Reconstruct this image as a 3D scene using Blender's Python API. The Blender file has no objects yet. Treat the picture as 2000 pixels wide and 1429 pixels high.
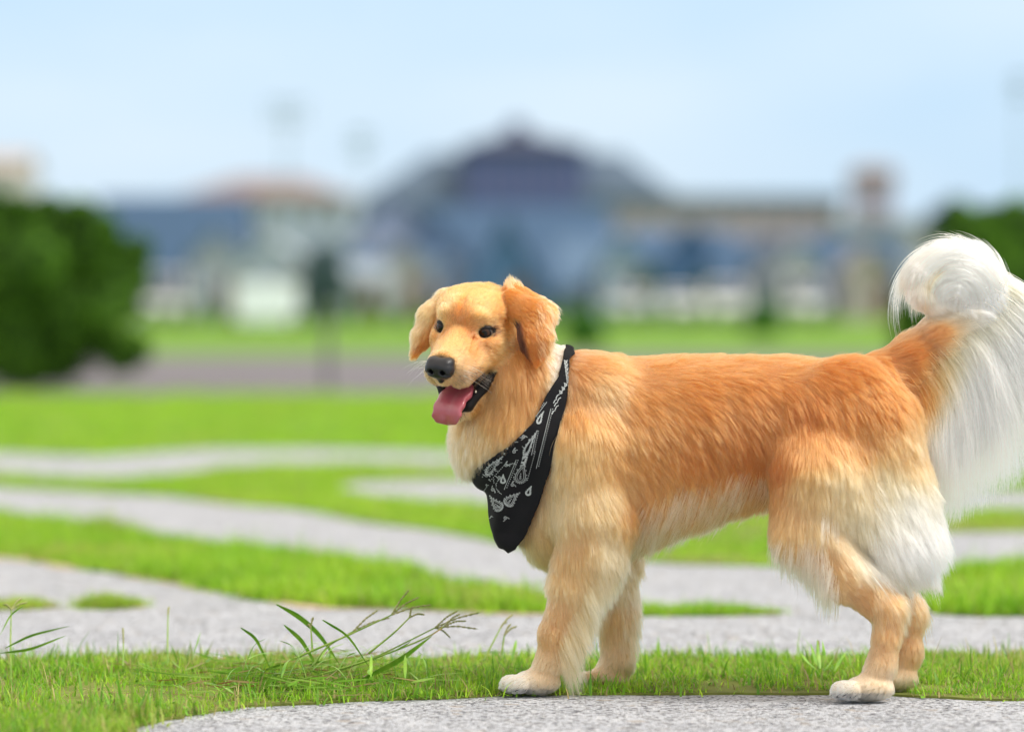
import bpy, math, random
import numpy as np
import openvdb
from mathutils import Vector, kdtree

random.seed(7)
rng = np.random.default_rng(11)
S = bpy.context.scene
R = math.radians

# ------------------------------------------------------------------ camera
D = 6.5            # metres from the lens to the middle plane of the dog
H = 0.66           # lens height
FPX = 7455.0       # focal length in pixels of the 2000 px wide photograph
UN = D / FPX       # one pixel at the dog's distance, in metres
HZ = 600.0         # horizon row
cam_d = bpy.data.cameras.new('camera')
cam = bpy.data.objects.new('camera', cam_d)
S.collection.objects.link(cam)
cam.location = (0, -D, H)
cam.rotation_euler = (R(90), 0, 0)
cam_d.sensor_width = 36.0
cam_d.lens = FPX / 2000 * 36.0
cam_d.shift_y = -(714.5 - HZ) / 2000
cam_d.clip_start = 0.1
cam_d.clip_end = 4000
cam_d.dof.use_dof = True
cam_d.dof.focus_distance = D - 0.06
cam_d.dof.aperture_fstop = 2.0
S.camera = cam

# ------------------------------------------------------------------ light
w = bpy.data.worlds.new('World')
S.world = w
w.use_nodes = True
nt = w.node_tree
nt.nodes.clear()
wo = nt.nodes.new('ShaderNodeOutputWorld')
bg = nt.nodes.new('ShaderNodeBackground')
sky = nt.nodes.new('ShaderNodeTexSky')
sky.sky_type = 'NISHITA'
sky.sun_disc = False
SUN_EL, SUN_AZ = 54.0, 112.0      # azimuth clockwise from straight ahead of the camera
sky.sun_elevation = R(SUN_EL)
sky.sun_rotation = R(SUN_AZ)
sky.dust_density = 2.0
geo = nt.nodes.new('ShaderNodeTexCoord')
mp = nt.nodes.new('ShaderNodeMapping')
mp.inputs['Scale'].default_value = (5, 5, 16)
no = nt.nodes.new('ShaderNodeTexNoise')
no.inputs['Scale'].default_value = 1.3
no.inputs['Detail'].default_value = 4
cr = nt.nodes.new('ShaderNodeValToRGB')       # thin cloud: bluer gaps, whiter veils
cr.color_ramp.elements[0].position = 0.33
cr.color_ramp.elements[0].color = (4.9, 6.7, 8.5, 1)
cr.color_ramp.elements[1].position = 0.68
cr.color_ramp.elements[1].color = (6.2, 7.5, 8.7, 1)
sx = nt.nodes.new('ShaderNodeSeparateXYZ')
er = nt.nodes.new('ShaderNodeValToRGB')       # cloud cover thickens and turns white overhead
er.color_ramp.elements[0].position = 0.10
er.color_ramp.elements[0].color = (0, 0, 0, 1)
er.color_ramp.elements[1].position = 0.45
er.color_ramp.elements[1].color = (1, 1, 1, 1)
mz = nt.nodes.new('ShaderNodeMixRGB')
mz.inputs['Color2'].default_value = (12.5, 11.4, 10.0, 1)
nt.links.new(geo.outputs['Generated'], sx.inputs['Vector'])
nt.links.new(sx.outputs['Z'], er.inputs['Fac'])
nt.links.new(er.outputs['Color'], mz.inputs['Fac'])
mx = nt.nodes.new('ShaderNodeMixRGB')
mx.inputs['Fac'].default_value = 0.86
nt.links.new(geo.outputs['Generated'], mp.inputs['Vector'])
nt.links.new(mp.outputs['Vector'], no.inputs['Vector'])
nt.links.new(no.outputs['Fac'], cr.inputs['Fac'])
nt.links.new(sky.outputs['Color'], mx.inputs['Color1'])
nt.links.new(cr.outputs['Color'], mz.inputs['Color1'])
nt.links.new(mz.outputs['Color'], mx.inputs['Color2'])
nt.links.new(mx.outputs['Color'], bg.inputs['Color'])
bg.inputs['Strength'].default_value = 0.1
nt.links.new(bg.outputs['Background'], wo.inputs['Surface'])

sl = bpy.data.lights.new('sun', 'SUN')
sl.energy = 2.3
sl.angle = R(20)
sl.color = (1.0, 0.965, 0.90)
so = bpy.data.objects.new('sun', sl)
S.collection.objects.link(so)
e_, a_ = R(SUN_EL), R(SUN_AZ)
sv = Vector((math.sin(a_) * math.cos(e_), math.cos(a_) * math.cos(e_), math.sin(e_)))
so.rotation_euler = sv.to_track_quat('Z', 'Y').to_euler()

S.view_settings.view_transform = 'Standard'
S.view_settings.look = 'None'
S.view_settings.exposure = 0.36
S.view_settings.gamma = 1.0
S.render.engine = 'CYCLES'
S.cycles.max_bounces = 24
S.cycles.transmission_bounces = 24
S.cycles.glossy_bounces = 12
S.cycles.diffuse_bounces = 5
S.cycles.transparent_max_bounces = 12
S.cycles_curves.shape = 'RIBBONS'
S.cycles_curves.subdivisions = 2

# ------------------------------------------------------------------ helpers
def lin(c):
    c = np.asarray(c, float) / 255.0
    return np.where(c <= 0.04045, c / 12.92, ((c + 0.055) / 1.055) ** 2.4)


def world(p):
    """dog space (pixel right, pixel down, pixel-lengths towards the lens) -> metres"""
    p = np.asarray(p, float)
    dist = D - p[..., 2] * UN
    x = (p[..., 0] - 1000) / FPX * dist
    z = H - (p[..., 1] - HZ) / FPX * dist
    return np.stack([x, -p[..., 2] * UN, z], -1)


def ground_pt(px, py):
    """the spot of ground (z = 0) that the photograph shows at this pixel"""
    dist = FPX * H / (py - HZ)
    return np.array([(px - 1000) / FPX * dist, dist - D])


def mesh_obj(name, verts, faces, mat=None, parent=None, smooth=True, cols=None):
    me = bpy.data.meshes.new(name)
    verts = np.asarray(verts, np.float32)
    if isinstance(faces, np.ndarray):
        n, k = faces.shape
        me.vertices.add(len(verts))
        me.vertices.foreach_set('co', verts.ravel())
        me.loops.add(n * k)
        me.loops.foreach_set('vertex_index', faces.astype(np.int32).ravel())
        me.polygons.add(n)
        me.polygons.foreach_set('loop_start', np.arange(0, n * k, k, dtype=np.int32))
        me.polygons.foreach_set('loop_total', np.full(n, k, np.int32))
        me.update(calc_edges=True)
    else:
        me.from_pydata([tuple(v) for v in verts.tolist()], [], faces)
        me.update()
    if smooth:
        me.polygons.foreach_set('use_smooth', np.ones(len(me.polygons), bool))
    if cols is not None:
        at = me.color_attributes.new('col', 'FLOAT_COLOR', 'POINT')
        c4 = np.ones((len(verts), 4), np.float32)
        c4[:, :3] = cols
        at.data.foreach_set('color', c4.ravel())
    o = bpy.data.objects.new(name, me)
    S.collection.objects.link(o)
    if mat:
        me.materials.append(mat)
    if parent:
        o.parent = parent
    return o


def curves_obj(name, pts, rad, cols, mat, parent=None):
    """pts (N,K,3) metres, rad (N,K), cols (N,3) one colour per strand or (N,K,3) per point"""
    n, k = pts.shape[:2]
    c = bpy.data.hair_curves.new(name)
    c.add_curves([k] * n)
    c.points.foreach_set('position', np.ascontiguousarray(pts, np.float32).ravel())
    a = c.attributes.new('radius', 'FLOAT', 'POINT')
    a.data.foreach_set('value', np.ascontiguousarray(rad, np.float32).ravel())
    cols = np.asarray(cols)
    a = c.attributes.new('col', 'FLOAT_COLOR', 'CURVE' if cols.ndim == 2 else 'POINT')
    cols = cols.reshape(-1, 3)
    c4 = np.ones((len(cols), 4), np.float32)
    c4[:, :3] = cols
    a.data.foreach_set('color', c4.ravel())
    c.materials.append(mat)
    o = bpy.data.objects.new(name, c)
    S.collection.objects.link(o)
    if parent:
        o.parent = parent
    return o


def tag(o, label=None, cat=None, group=None, kind=None):
    for k, v in (('label', label), ('category', cat), ('group', group), ('kind', kind)):
        if v:
            o[k] = v
    return o


def empty(name, loc=(0, 0, 0)):
    o = bpy.data.objects.new(name, None)
    o.location = loc
    o.empty_display_size = 0.1
    S.collection.objects.link(o)
    return o


def mat_basic(name, col, rough=0.6, spec=0.4, **kw):
    m = bpy.data.materials.new(name)
    m.use_nodes = True
    b = m.node_tree.nodes['Principled BSDF']
    b.inputs['Base Color'].default_value = (*col, 1)
    b.inputs['Roughness'].default_value = rough
    b.inputs['Specular IOR Level'].default_value = spec
    for k, v in kw.items():
        b.inputs[k].default_value = v
    return m


def mat_noise(name, c1, c2, scale=8, rough=0.7, bump=0.2, detail=6, dist=0.01, **kw):
    m = mat_basic(name, c1, rough, **kw)
    t = m.node_tree
    b = t.nodes['Principled BSDF']
    tc = t.nodes.new('ShaderNodeTexCoord')
    n = t.nodes.new('ShaderNodeTexNoise')
    n.inputs['Scale'].default_value = scale
    n.inputs['Detail'].default_value = detail
    r = t.nodes.new('ShaderNodeValToRGB')
    r.color_ramp.elements[0].position = 0.35
    r.color_ramp.elements[1].position = 0.65
    r.color_ramp.elements[0].color = (*c1, 1)
    r.color_ramp.elements[1].color = (*c2, 1)
    bp = t.nodes.new('ShaderNodeBump')
    bp.inputs['Strength'].default_value = bump
    bp.inputs['Distance'].default_value = dist
    L = t.links.new
    L(tc.outputs['Object'], n.inputs['Vector'])
    L(n.outputs['Fac'], r.inputs['Fac'])
    L(r.outputs['Color'], b.inputs['Base Color'])
    L(n.outputs['Fac'], bp.inputs['Height'])
    L(bp.outputs['Normal'], b.inputs['Normal'])
    return m


def mat_attr(name, rough=0.7, spec=0.3, trans=0.0, noise=0.0, nscale=40):
    """colour from the mesh's own 'col' attribute, with optional leaf translucency"""
    m = mat_basic(name, (1, 1, 1), rough, spec)
    t = m.node_tree
    b = t.nodes['Principled BSDF']
    a = t.nodes.new('ShaderNodeAttribute')
    a.attribute_name = 'col'
    t.links.new(a.outputs['Color'], b.inputs['Base Color'])
    if trans:
        tr = t.nodes.new('ShaderNodeBsdfTranslucent')
        ms = t.nodes.new('ShaderNodeMixShader')
        ms.inputs['Fac'].default_value = trans
        t.links.new(a.outputs['Color'], tr.inputs['Color'])
        t.links.new(b.outputs['BSDF'], ms.inputs[1])
        t.links.new(tr.outputs['BSDF'], ms.inputs[2])
        t.links.new(ms.outputs['Shader'], t.nodes['Material Output'].inputs['Surface'])
    return m


def vnoise(p, seed=0):
    """cheap 3-D value noise in -1..1, vectorised"""
    p = np.asarray(p, np.float64)
    i = np.floor(p).astype(np.int64)
    f = p - i
    f = f * f * (3 - 2 * f)

    def h(a, b, c):
        n = (a * 374761393 + b * 668265263 + c * 1274126177 + seed * 1442695041) & 0xFFFFFFFF
        n = ((n ^ (n >> 13)) * 1103515245) & 0xFFFFFFFF
        return ((n ^ (n >> 16)) & 0xFFFF) / 32767.5 - 1.0
    out = 0
    for a in (0, 1):
        for b in (0, 1):
            for c in (0, 1):
                wgt = (f[..., 0] if a else 1 - f[..., 0]) * (f[..., 1] if b else 1 - f[..., 1]) * (f[..., 2] if c else 1 - f[..., 2])
                out = out + wgt * h(i[..., 0] + a, i[..., 1] + b, i[..., 2] + c)
    return out


def norm(v):
    return v / np.maximum(np.linalg.norm(v, axis=-1, keepdims=True), 1e-9)

# ================================================================== THE DOG
# signed-distance modelling in dog space (see world()); every primitive is a real 3-D volume


def smin(a, b, k):
    h = np.maximum(k - np.abs(a - b), 0) / k
    return np.minimum(a, b) - h * h * k * 0.25



def head_frame(a, p, r):
    F = np.array([-math.sin(a), 0, math.cos(a)])
    L = np.array([math.cos(a), 0, math.sin(a)])
    U = np.array([0, -1.0, 0])
    F2 = F * math.cos(p) - U * math.sin(p)
    U2 = U * math.cos(p) + F * math.sin(p)
    return np.array([F2, L * math.cos(r) + U2 * math.sin(r), U2 * math.cos(r) - L * math.sin(r)])


HM = head_frame(R(24), R(14.6), R(-6.5))
HS = 1.246
HO = np.array([927.0, 640.5, 20.0])


def h2p(q):
    return HO + HS * (np.asarray(q, float) @ HM)


def p2h(p):
    return ((np.asarray(p) - HO) @ HM.T) / HS


class Cone:
    def __init__(s, a, b, ra, rb, head=False, fd=1.0):
        s.a, s.b, s.ra, s.rb, s.head, s.fd = np.array(a, float), np.array(b, float), ra, rb, head, fd

    def f(s, p):
        if s.head:
            p = p2h(p)
        a, b = s.a, s.b
        ab = b - a
        w = p - a
        t = np.clip((w @ ab) / max(ab @ ab, 1e-9), 0, 1)
        q = w - t[..., None] * ab
        if s.fd != 1.0:
            ax = 1 if s.head else 2
            q = q * np.array([1, 1 / s.fd, 1]) if s.head else q * np.array([1, 1, 1 / s.fd])
        d = np.sqrt((q * q).sum(-1)) - (s.ra + t * (s.rb - s.ra))
        return d * (HS if s.head else 1.0)

    def box(s):
        m = max(s.ra, s.rb) * max(1, s.fd)
        a, b = (h2p(s.a), h2p(s.b)) if s.head else (s.a, s.b)
        if s.head:
            m *= HS
        return np.minimum(a, b) - m, np.maximum(a, b) + m


class Ell:
    def __init__(s, c, r, rot=None, head=False):
        s.c, s.r, s.head = np.array(c, float), np.array(r, float), head
        s.M = np.eye(3) if rot is None else rot

    def f(s, p):
        if s.head:
            p = p2h(p)
        q = (p - s.c) @ s.M.T
        k0 = np.sqrt(((q / s.r) ** 2).sum(-1))
        k1 = np.sqrt(((q / s.r ** 2) ** 2).sum(-1))
        return k0 * (k0 - 1) / np.maximum(k1, 1e-6) * (HS if s.head else 1.0)

    def box(s):
        m = s.r.max() * (HS if s.head else 1)
        c = h2p(s.c) if s.head else s.c
        return c - m, c + m


class Blend:
    def __init__(s, prims, k):
        s.p, s.k = prims, k

    def f(s, p):
        d = s.p[0].f(p)
        for q in s.p[1:]:
            d = smin(d, q.f(p), s.k)
        return d

    def box(s):
        b = [q.box() for q in s.p]
        return np.min([x[0] for x in b], 0), np.max([x[1] for x in b], 0)


class Torso:
    """lofted elliptical sections along x: (x, top, bottom, half width, centre depth)"""
    def __init__(s, sec):
        s.t = np.array(sec, float)

    def f(s, p):
        x = p[..., 0]
        t = s.t
        g = [np.interp(x, t[:, 0], t[:, k]) for k in range(1, 5)]
        cy, ry, rz, cz = (g[0] + g[1]) / 2, (g[1] - g[0]) / 2, g[2], g[3]
        over = np.maximum(np.maximum(t[0, 0] - x, x - t[-1, 0]), 0)
        k = np.sqrt(((p[..., 1] - cy) / ry) ** 2 + ((p[..., 2] - cz) / rz) ** 2)
        d = (k - 1) * np.minimum(ry, rz)
        return np.where(over > 0, np.sqrt(np.maximum(d, 0) ** 2 + over ** 2), d)

    def box(s):
        t = s.t
        return (np.array([t[0, 0], t[:, 1].min(), (t[:, 4] - t[:, 3]).min()]),
                np.array([t[-1, 0], t[:, 2].max(), (t[:, 4] + t[:, 3]).max()]))


def rotz(a):     # rotation within the picture plane
    c, s_ = math.cos(a), math.sin(a)
    return np.array([[c, s_, 0], [-s_, c, 0], [0, 0, 1.0]])


def chain(pts, fd=1.0):
    return [Cone(a[:3], b[:3], a[3], b[3], fd=fd) for a, b in zip(pts[:-1], pts[1:])]


def paw(cx, cy, cz, s=1.0):
    """toes point to -x"""
    out = [(Ell((cx + 14 * s, cy - 4 * s, cz), (44 * s, 23 * s, 34 * s)), 8)]
    for k, (dz, dx) in enumerate(((-25, -20), (-9, -33), (9, -34), (25, -22))):
        out.append((Ell((cx + dx * s, cy + 1 * s, cz + dz * s * 1.12), (23 * s, 17 * s, 11 * s)), 1.5))
    return out


TORSO = Torso([(1050, 790, 1030, 84, -45), (1085, 735, 1065, 108, -45), (1130, 705, 1085, 124, -42), (1190, 697, 1072, 134, -38),
               (1260, 700, 1044, 138, -30), (1350, 697, 1010, 138, -15), (1450, 697, 974, 126, 5), (1540, 699, 944, 112, 25),
               (1620, 707, 945, 108, 40), (1700, 727, 910, 96, 50), (1755, 770, 880, 74, 55)])
PARTS = {
    'torso': [(TORSO, 1), (Ell((1078, 985, -40), (80, 105, 88)), 30), (Ell((1160, 775, 36), (70, 75, 46), rotz(R(-20))), 45),
              (Ell((1740, 860, 50), (58, 110, 90)), 40)],
    'neck': [(Cone((1005, 745, -15), (1027, 850, -25), 86, 99), 30), (Cone((1030, 850, -18), (1110, 880, -40), 103, 148), 40),
             (Cone((1040, 745, -5), (1140, 770, -40), 66, 72), 45), (Ell((952, 850, -25), (62, 76, 66)), 30)],
    'fleg': [(c, 26) for c in chain([(1150, 880, 40, 88), (1160, 1000, 56, 70), (1154, 1070, 58, 58), (1126, 1135, 55, 45)])] +
            [(c, 14) for c in chain([(1126, 1135, 55, 44), (1086, 1235, 45, 29), (1074, 1290, 35, 25), (1060, 1322, 30, 27)])] +
            paw(1035, 1334, 28),
    'fleg2': [(c, 16) for c in chain([(1175, 950, -110, 72), (1185, 1080, -122, 54), (1204, 1200, -126, 34), (1206, 1290, -126, 28), (1190, 1318, -126, 27)])] +
             paw(1174, 1326, -126, .9),
    'hleg': [(Ell((1652, 865, 100), (125, 165, 66), rotz(R(12))), 40), (Cone((1600, 930, 118), (1575, 1030, 135), 92, 62), 40),
             (Ell((1730, 960, 100), (74, 130, 56), rotz(R(-8))), 40), (Cone((1640, 960, 112), (1730, 1045, 108), 70, 56), 40), (Cone((1760, 940, 90), (1790, 1040, 90), 46, 40), 40)] +
            [(c, 20) for c in chain([(1580, 1025, 135, 62), (1655, 1120, 140, 44), (1728, 1188, 140, 31)])] +
            [(c, 10) for c in chain([(1738, 1188, 140, 30), (1731, 1240, 142, 24), (1722, 1300, 142, 27), (1708, 1328, 142, 28)])] +
            paw(1684, 1346, 142, 1.05),
    'hleg2': [(c, 20) for c in chain([(1660, 900, 0, 90), (1640, 1040, -15, 60), (1715, 1130, -20, 44), (1772, 1195, -20, 30), (1772, 1270, -20, 24), (1762, 1310, -20, 26)])] +
             paw(1738, 1326, -20, .9),
    'tail': [(c, 22) for c in chain([(1680, 765, 52, 62), (1720, 748, 52, 52), (1775, 705, 52, 41), (1835, 655, 52, 38), (1900, 600, 50, 44)])] +
            [(c, 8) for c in chain([(1900, 600, 50, 44), (1922, 560, 50, 44), (1900, 525, 55, 40), (1855, 512, 62, 34), (1815, 532, 70, 32), (1806, 566, 76, 28), (1824, 590, 80, 20)])] + [(Ell((1862, 552, 62), (84, 66, 42)), 22)],
    'ear': [(Blend([Cone((1000, 590, 55), (1040, 618, 70), 24, 28, fd=.7), Cone((1040, 618, 70), (1046, 658, 80), 29, 28, fd=.5),
                    Cone((1046, 658, 80), (1047, 688, 82), 27, 15, fd=.5)], 22), 8), (Cone((1000, 574, 30), (1058, 612, 40), 22, 26, fd=.9), 16)],
    'ear2': [(Blend([Cone((876, 584, -22), (846, 618, -18), 22, 24, fd=.7), Cone((846, 618, -18), (828, 655, -10), 23, 17, fd=.7),
                     Cone((828, 655, -10), (812, 684, -6), 17, 8, fd=.7)], 18), 10)],
    'head': [(Ell((-8, 0, 10), (62, 58, 55), head=True), 1), (Ell((0, 30, 34), (36, 26, 26), head=True), 16), (Ell((0, -30, 34), (36, 26, 26), head=True), 16), (Ell((20, 0, 26), (40, 44, 36), head=True), 20),
             (Ell((30, 24, 30), (17, 17, 13), head=True), 14), (Ell((30, -24, 30), (17, 17, 13), head=True), 14),
             (Ell((43, 25, 36), (11, 15, 8), head=True), 8), (Ell((43, -25, 36), (11, 15, 8), head=True), 8),
             (Ell((26, 45, -8), (26, 11, 11), head=True), 12), (Ell((26, -45, -8), (26, 11, 11), head=True), 12),
             (Ell((12, 34, -22), (42, 26, 34), head=True), 22), (Ell((12, -34, -22), (42, 26, 34), head=True), 22),
             (Cone((40, 12, -8), (112, 9, -29), 26, 20, head=True), 16), (Cone((40, -12, -8), (112, -9, -29), 26, 20, head=True), 16),
             (Cone((50, 0, 4), (118, 0, -16), 16, 12, head=True), 12),
             (Cone((50, 28, -32), (100, 19, -47), 21, 20, head=True), 12), (Cone((50, -28, -32), (100, -19, -47), 21, 20, head=True), 12),
             (Ell((120, 0, -38), (15, 17, 22), head=True), 10),
             (Ell((-30, 0, -40), (55, 48, 60), head=True), 30)],
    'jaw': [(Cone((6, 24, -66), (60, 13, -112), 26, 13, head=True), 14), (Cone((6, -24, -66), (60, -13, -112), 26, 13, head=True), 14),
            (Cone((40, 0, -98), (72, 0, -118), 16, 11, head=True), 10)],
}
CUTS = [(Cone((64, 0, 36), (46, 0, 56), 4, 4, head=True), 9), (Cone((46, 0, 57), (22, 0, 66), 4, 2, head=True), 9),
        (Cone((64, 23, 3), (92, 26, -14), 1.5, 1, head=True), 10), (Cone((64, -23, 3), (92, -26, -14), 1.5, 1, head=True), 10),
        (Cone((40, 0, -63), (114, 0, -101), 5, 30, head=True, fd=3.4), 3),      # open mouth
        (Ell((48, 37, 9), (11, 12, 9), head=True), 5), (Ell((48, -37, 9), (11, 12, 9), head=True), 5)]
LIPS = [(Blend([Cone((34, q * 47, -57), (50, q * 36, -80), 4.5, 8, head=True), Cone((50, q * 36, -80), (70, q * 20, -106), 8, 6.5, head=True),
                Cone((70, q * 20, -106), (77, 0, -113), 5.5, 4, head=True)], 6), 5) for q in (1, -1)]
EYES = [np.array((38.8, 35.3, 9.0)), np.array((38.8, -35.3, 9.0))]
CAV = CUTS[4][0]


VOX = 3.0


class Grid:
    def __init__(s, lo, hi, vox=VOX):
        s.lo, s.vox = np.array(lo, float), vox
        s.n = np.ceil((np.array(hi) - s.lo) / vox).astype(int)
        s.g = np.full(s.n, 200.0, np.float32)

    def op(s, prim, k, cut=False, off=0.0):
        lo, hi = prim.box()
        pad = 36 + k
        i0 = np.clip(np.floor((lo - pad - s.lo) / s.vox).astype(int), 0, s.n)
        i1 = np.clip(np.ceil((hi + pad - s.lo) / s.vox).astype(int), 0, s.n)
        if (i1 <= i0).any():
            return
        ax = [s.lo[j] + s.vox * np.arange(i0[j], i1[j]) for j in range(3)]
        P = np.stack(np.meshgrid(*ax, indexing='ij'), -1)
        d = prim.f(P).astype(np.float32) + off
        sl_ = tuple(slice(i0[j], i1[j]) for j in range(3))
        if cut:
            s.g[sl_] = -smin(-s.g[sl_], d, k)
        else:
            s.g[sl_] = smin(s.g[sl_], d, k)

    def mesh(s, iso=0.0, g=None):
        v = openvdb.FloatGrid(12.0)
        g = s.g if g is None else g
        v.copyFromArray(np.ascontiguousarray(np.clip(g, -12, 12), np.float32))
        pts, quads = v.convertToQuads(isovalue=iso)
        return pts * s.vox + s.lo, quads

    def at(s, p):
        q = np.clip((np.asarray(p) - s.lo) / s.vox, 0, s.n - 1.001)
        i = q.astype(int)
        f = q - i
        g = s.g
        out = 0
        for a in (0, 1):
            for b in (0, 1):
                for c in (0, 1):
                    wgt = (f[:, 0] if a else 1 - f[:, 0]) * (f[:, 1] if b else 1 - f[:, 1]) * (f[:, 2] if c else 1 - f[:, 2])
                    out = out + wgt * g[i[:, 0] + a, i[:, 1] + b, i[:, 2] + c]
        return out

    def grad(s, p):
        e = s.vox
        g = np.stack([s.at(p + np.eye(3)[j] * e) - s.at(p - np.eye(3)[j] * e) for j in range(3)], -1)
        return norm(g)


def group_val(name, p):
    return np.min([pr.f(p) for pr, k in PARTS[name]], axis=0)


body = Grid((785, 430, -215), (2000, 1385, 245))
for gname in ('torso', 'neck', 'fleg', 'fleg2', 'hleg', 'hleg2'):
    for pr, k in PARTS[gname]:
        body.op(pr, k)
# tail's curl and ears must not melt into what lies beside them
for gname, kk in (('tail', None), ('head', 30), ('jaw', None)):
    for n_, (pr, k) in enumerate(PARTS[gname]):
        body.op(pr, kk if (kk and n_ == 0) else k)
for pr, k in CUTS:
    body.op(pr, k, cut=True)
for pr, k in LIPS:
    body.op(pr, k)
for gname in ('ear', 'ear2'):
    for pr, k in PARTS[gname]:
        body.op(pr, min(k, 8))

bv, bq = body.mesh()
print('body verts', len(bv))

# ------------------------------------------------------------------ the coat
# guides in dog space: x, y, direction x, y, length, lift, colour (sRGB of the coat, some flank shade painted in)
GUIDE = np.array([
    # back and flank; dark rear flank tones are part coat, part painted shade
    (1130, 700, .9, .35, 28, .1, 205, 135, 72), (1200, 700, 1, .2, 34, .1, 208, 138, 72), (1300, 700, 1, .15, 42, .12, 204, 132, 68),
    (1420, 700, 1, .2, 42, .12, 204, 132, 68), (1540, 700, 1, .25, 42, .13, 204, 132, 68), (1640, 720, .8, .5, 44, .2, 200, 126, 62),
    (1240, 780, .7, .7, 46, .12, 200, 128, 64), (1350, 780, .75, .65, 46, .12, 200, 126, 62), (1470, 790, .6, .8, 46, .12, 196, 120, 58),
    (1560, 790, .45, .9, 46, .12, 190, 114, 54), (1250, 880, .6, .8, 50, .12, 204, 134, 70), (1350, 880, .5, .85, 52, .12, 192, 118, 56),
    (1460, 880, .35, .95, 52, .12, 186, 110, 50), (1520, 900, .2, 1, 50, .12, 174, 100, 46), (1240, 980, .3, 1, 54, .14, 204, 136, 74),
    (1330, 990, .05, 1, 58, .16, 208, 146, 84), (1440, 960, .0, 1, 56, .16, 204, 138, 76), (1500, 960, .0, 1, 54, .16, 196, 128, 68),
    (1260, 1040, -.15, 1, 62, .2, 214, 164, 104), (1350, 1030, -.3, 1, 62, .2, 216, 170, 112), (1450, 1000, -.3, 1, 62, .2, 220, 178, 122),
    # shoulder and chest
    (1130, 780, .2, 1, 38, .1, 206, 140, 76), (1180, 760, .5, .8, 38, .1, 222, 172, 112), (1150, 860, .1, 1, 46, .14, 224, 176, 116),
    (1080, 880, .0, 1, 50, .16, 226, 184, 126), (1210, 860, .4, .9, 46, .12, 214, 154, 90), (1100, 970, .05, 1, 50, .16, 226, 186, 130),
    (1180, 960, .3, .95, 46, .14, 232, 194, 138), (1040, 1030, .2, 1, 52, .2, 220, 172, 112), (1070, 1080, .3, 1, 52, .22, 216, 166, 108),
    # neck and throat
    (1060, 760, .05, 1, 52, .24, 206, 138, 76), (1000, 790, -.1, 1, 54, .24, 210, 148, 84), (930, 820, -.1, 1, 50, .22, 220, 162, 98),
    (900, 850, -.05, 1, 52, .2, 232, 186, 130), (960, 880, .1, 1, 56, .22, 222, 168, 108), (1040, 850, .0, 1, 54, .2, 214, 154, 92),
    (1100, 720, .4, 1, 34, .16, 204, 128, 68),
    # near fore leg
    (1130, 1060, .15, 1, 40, .14, 224, 172, 112), (1190, 1060, .4, .9, 44, .2, 238, 208, 160), (1120, 1130, .1, 1, 32, .14, 224, 174, 116),
    (1170, 1150, .35, .95, 50, .22, 236, 204, 156), (1090, 1200, .0, 1, 22, .12, 222, 168, 110), (1070, 1240, -.05, 1, 16, .12, 214, 154, 94),
    (1115, 1250, .25, 1, 30, .2, 228, 184, 130), (1070, 1290, -.1, 1, 15, .12, 230, 188, 134), (1010, 1330, -.9, .4, 8, .12, 250, 240, 220),
    (1070, 1335, -.6, .7, 11, .15, 236, 200, 152), (1205, 1200, .1, 1, 28, .16, 218, 164, 106), (1215, 1290, .0, 1, 20, .14, 226, 182, 128),
    (1180, 1325, -.6, .6, 14, .15, 230, 196, 150),
    # haunch and hind leg
    (1640, 790, .4, .9, 46, .16, 198, 124, 60), (1720, 770, .5, .85, 46, .2, 200, 126, 62), (1590, 860, .2, 1, 46, .14, 212, 148, 86),
    (1680, 850, .3, .95, 46, .14, 212, 148, 86), (1760, 860, .3, .95, 48, .18, 226, 172, 112), (1570, 930, -.1, 1, 48, .16, 228, 184, 124),
    (1640, 930, .05, 1, 48, .16, 234, 198, 144), (1720, 920, .15, 1, 50, .16, 238, 206, 156), (1540, 1000, -.05, 1, 46, .18, 222, 172, 114),
    (1600, 1010, .1, 1, 46, .16, 228, 188, 134), (1680, 1010, .25, 1, 54, .18, 240, 212, 164), (1760, 980, .3, 1, 60, .2, 244, 224, 186),
    (1780, 1060, .4, .95, 70, .24, 250, 240, 218), (1700, 1080, .4, .9, 56, .2, 243, 222, 184), (1570, 1070, .35, .9, 38, .16, 216, 162, 102),
    (1620, 1110, .6, .8, 32, .14, 220, 166, 108), (1680, 1160, .7, .7, 26, .14, 214, 156, 96), (1730, 1190, .3, 1, 24, .16, 218, 164, 106),
    (1750, 1220, .1, 1, 30, .2, 214, 158, 100), (1725, 1270, .0, 1, 18, .13, 222, 170, 114), (1715, 1310, -.2, 1, 18, .14, 230, 190, 140),
    (1650, 1345, -.9, .4, 8, .12, 250, 240, 220), (1700, 1345, -.7, .6, 11, .15, 238, 208, 166), (1775, 1270, .05, 1, 20, .16, 216, 160, 102),
    (1750, 1325, -.6, .6, 14, .15, 232, 200, 156),
], float)
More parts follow.
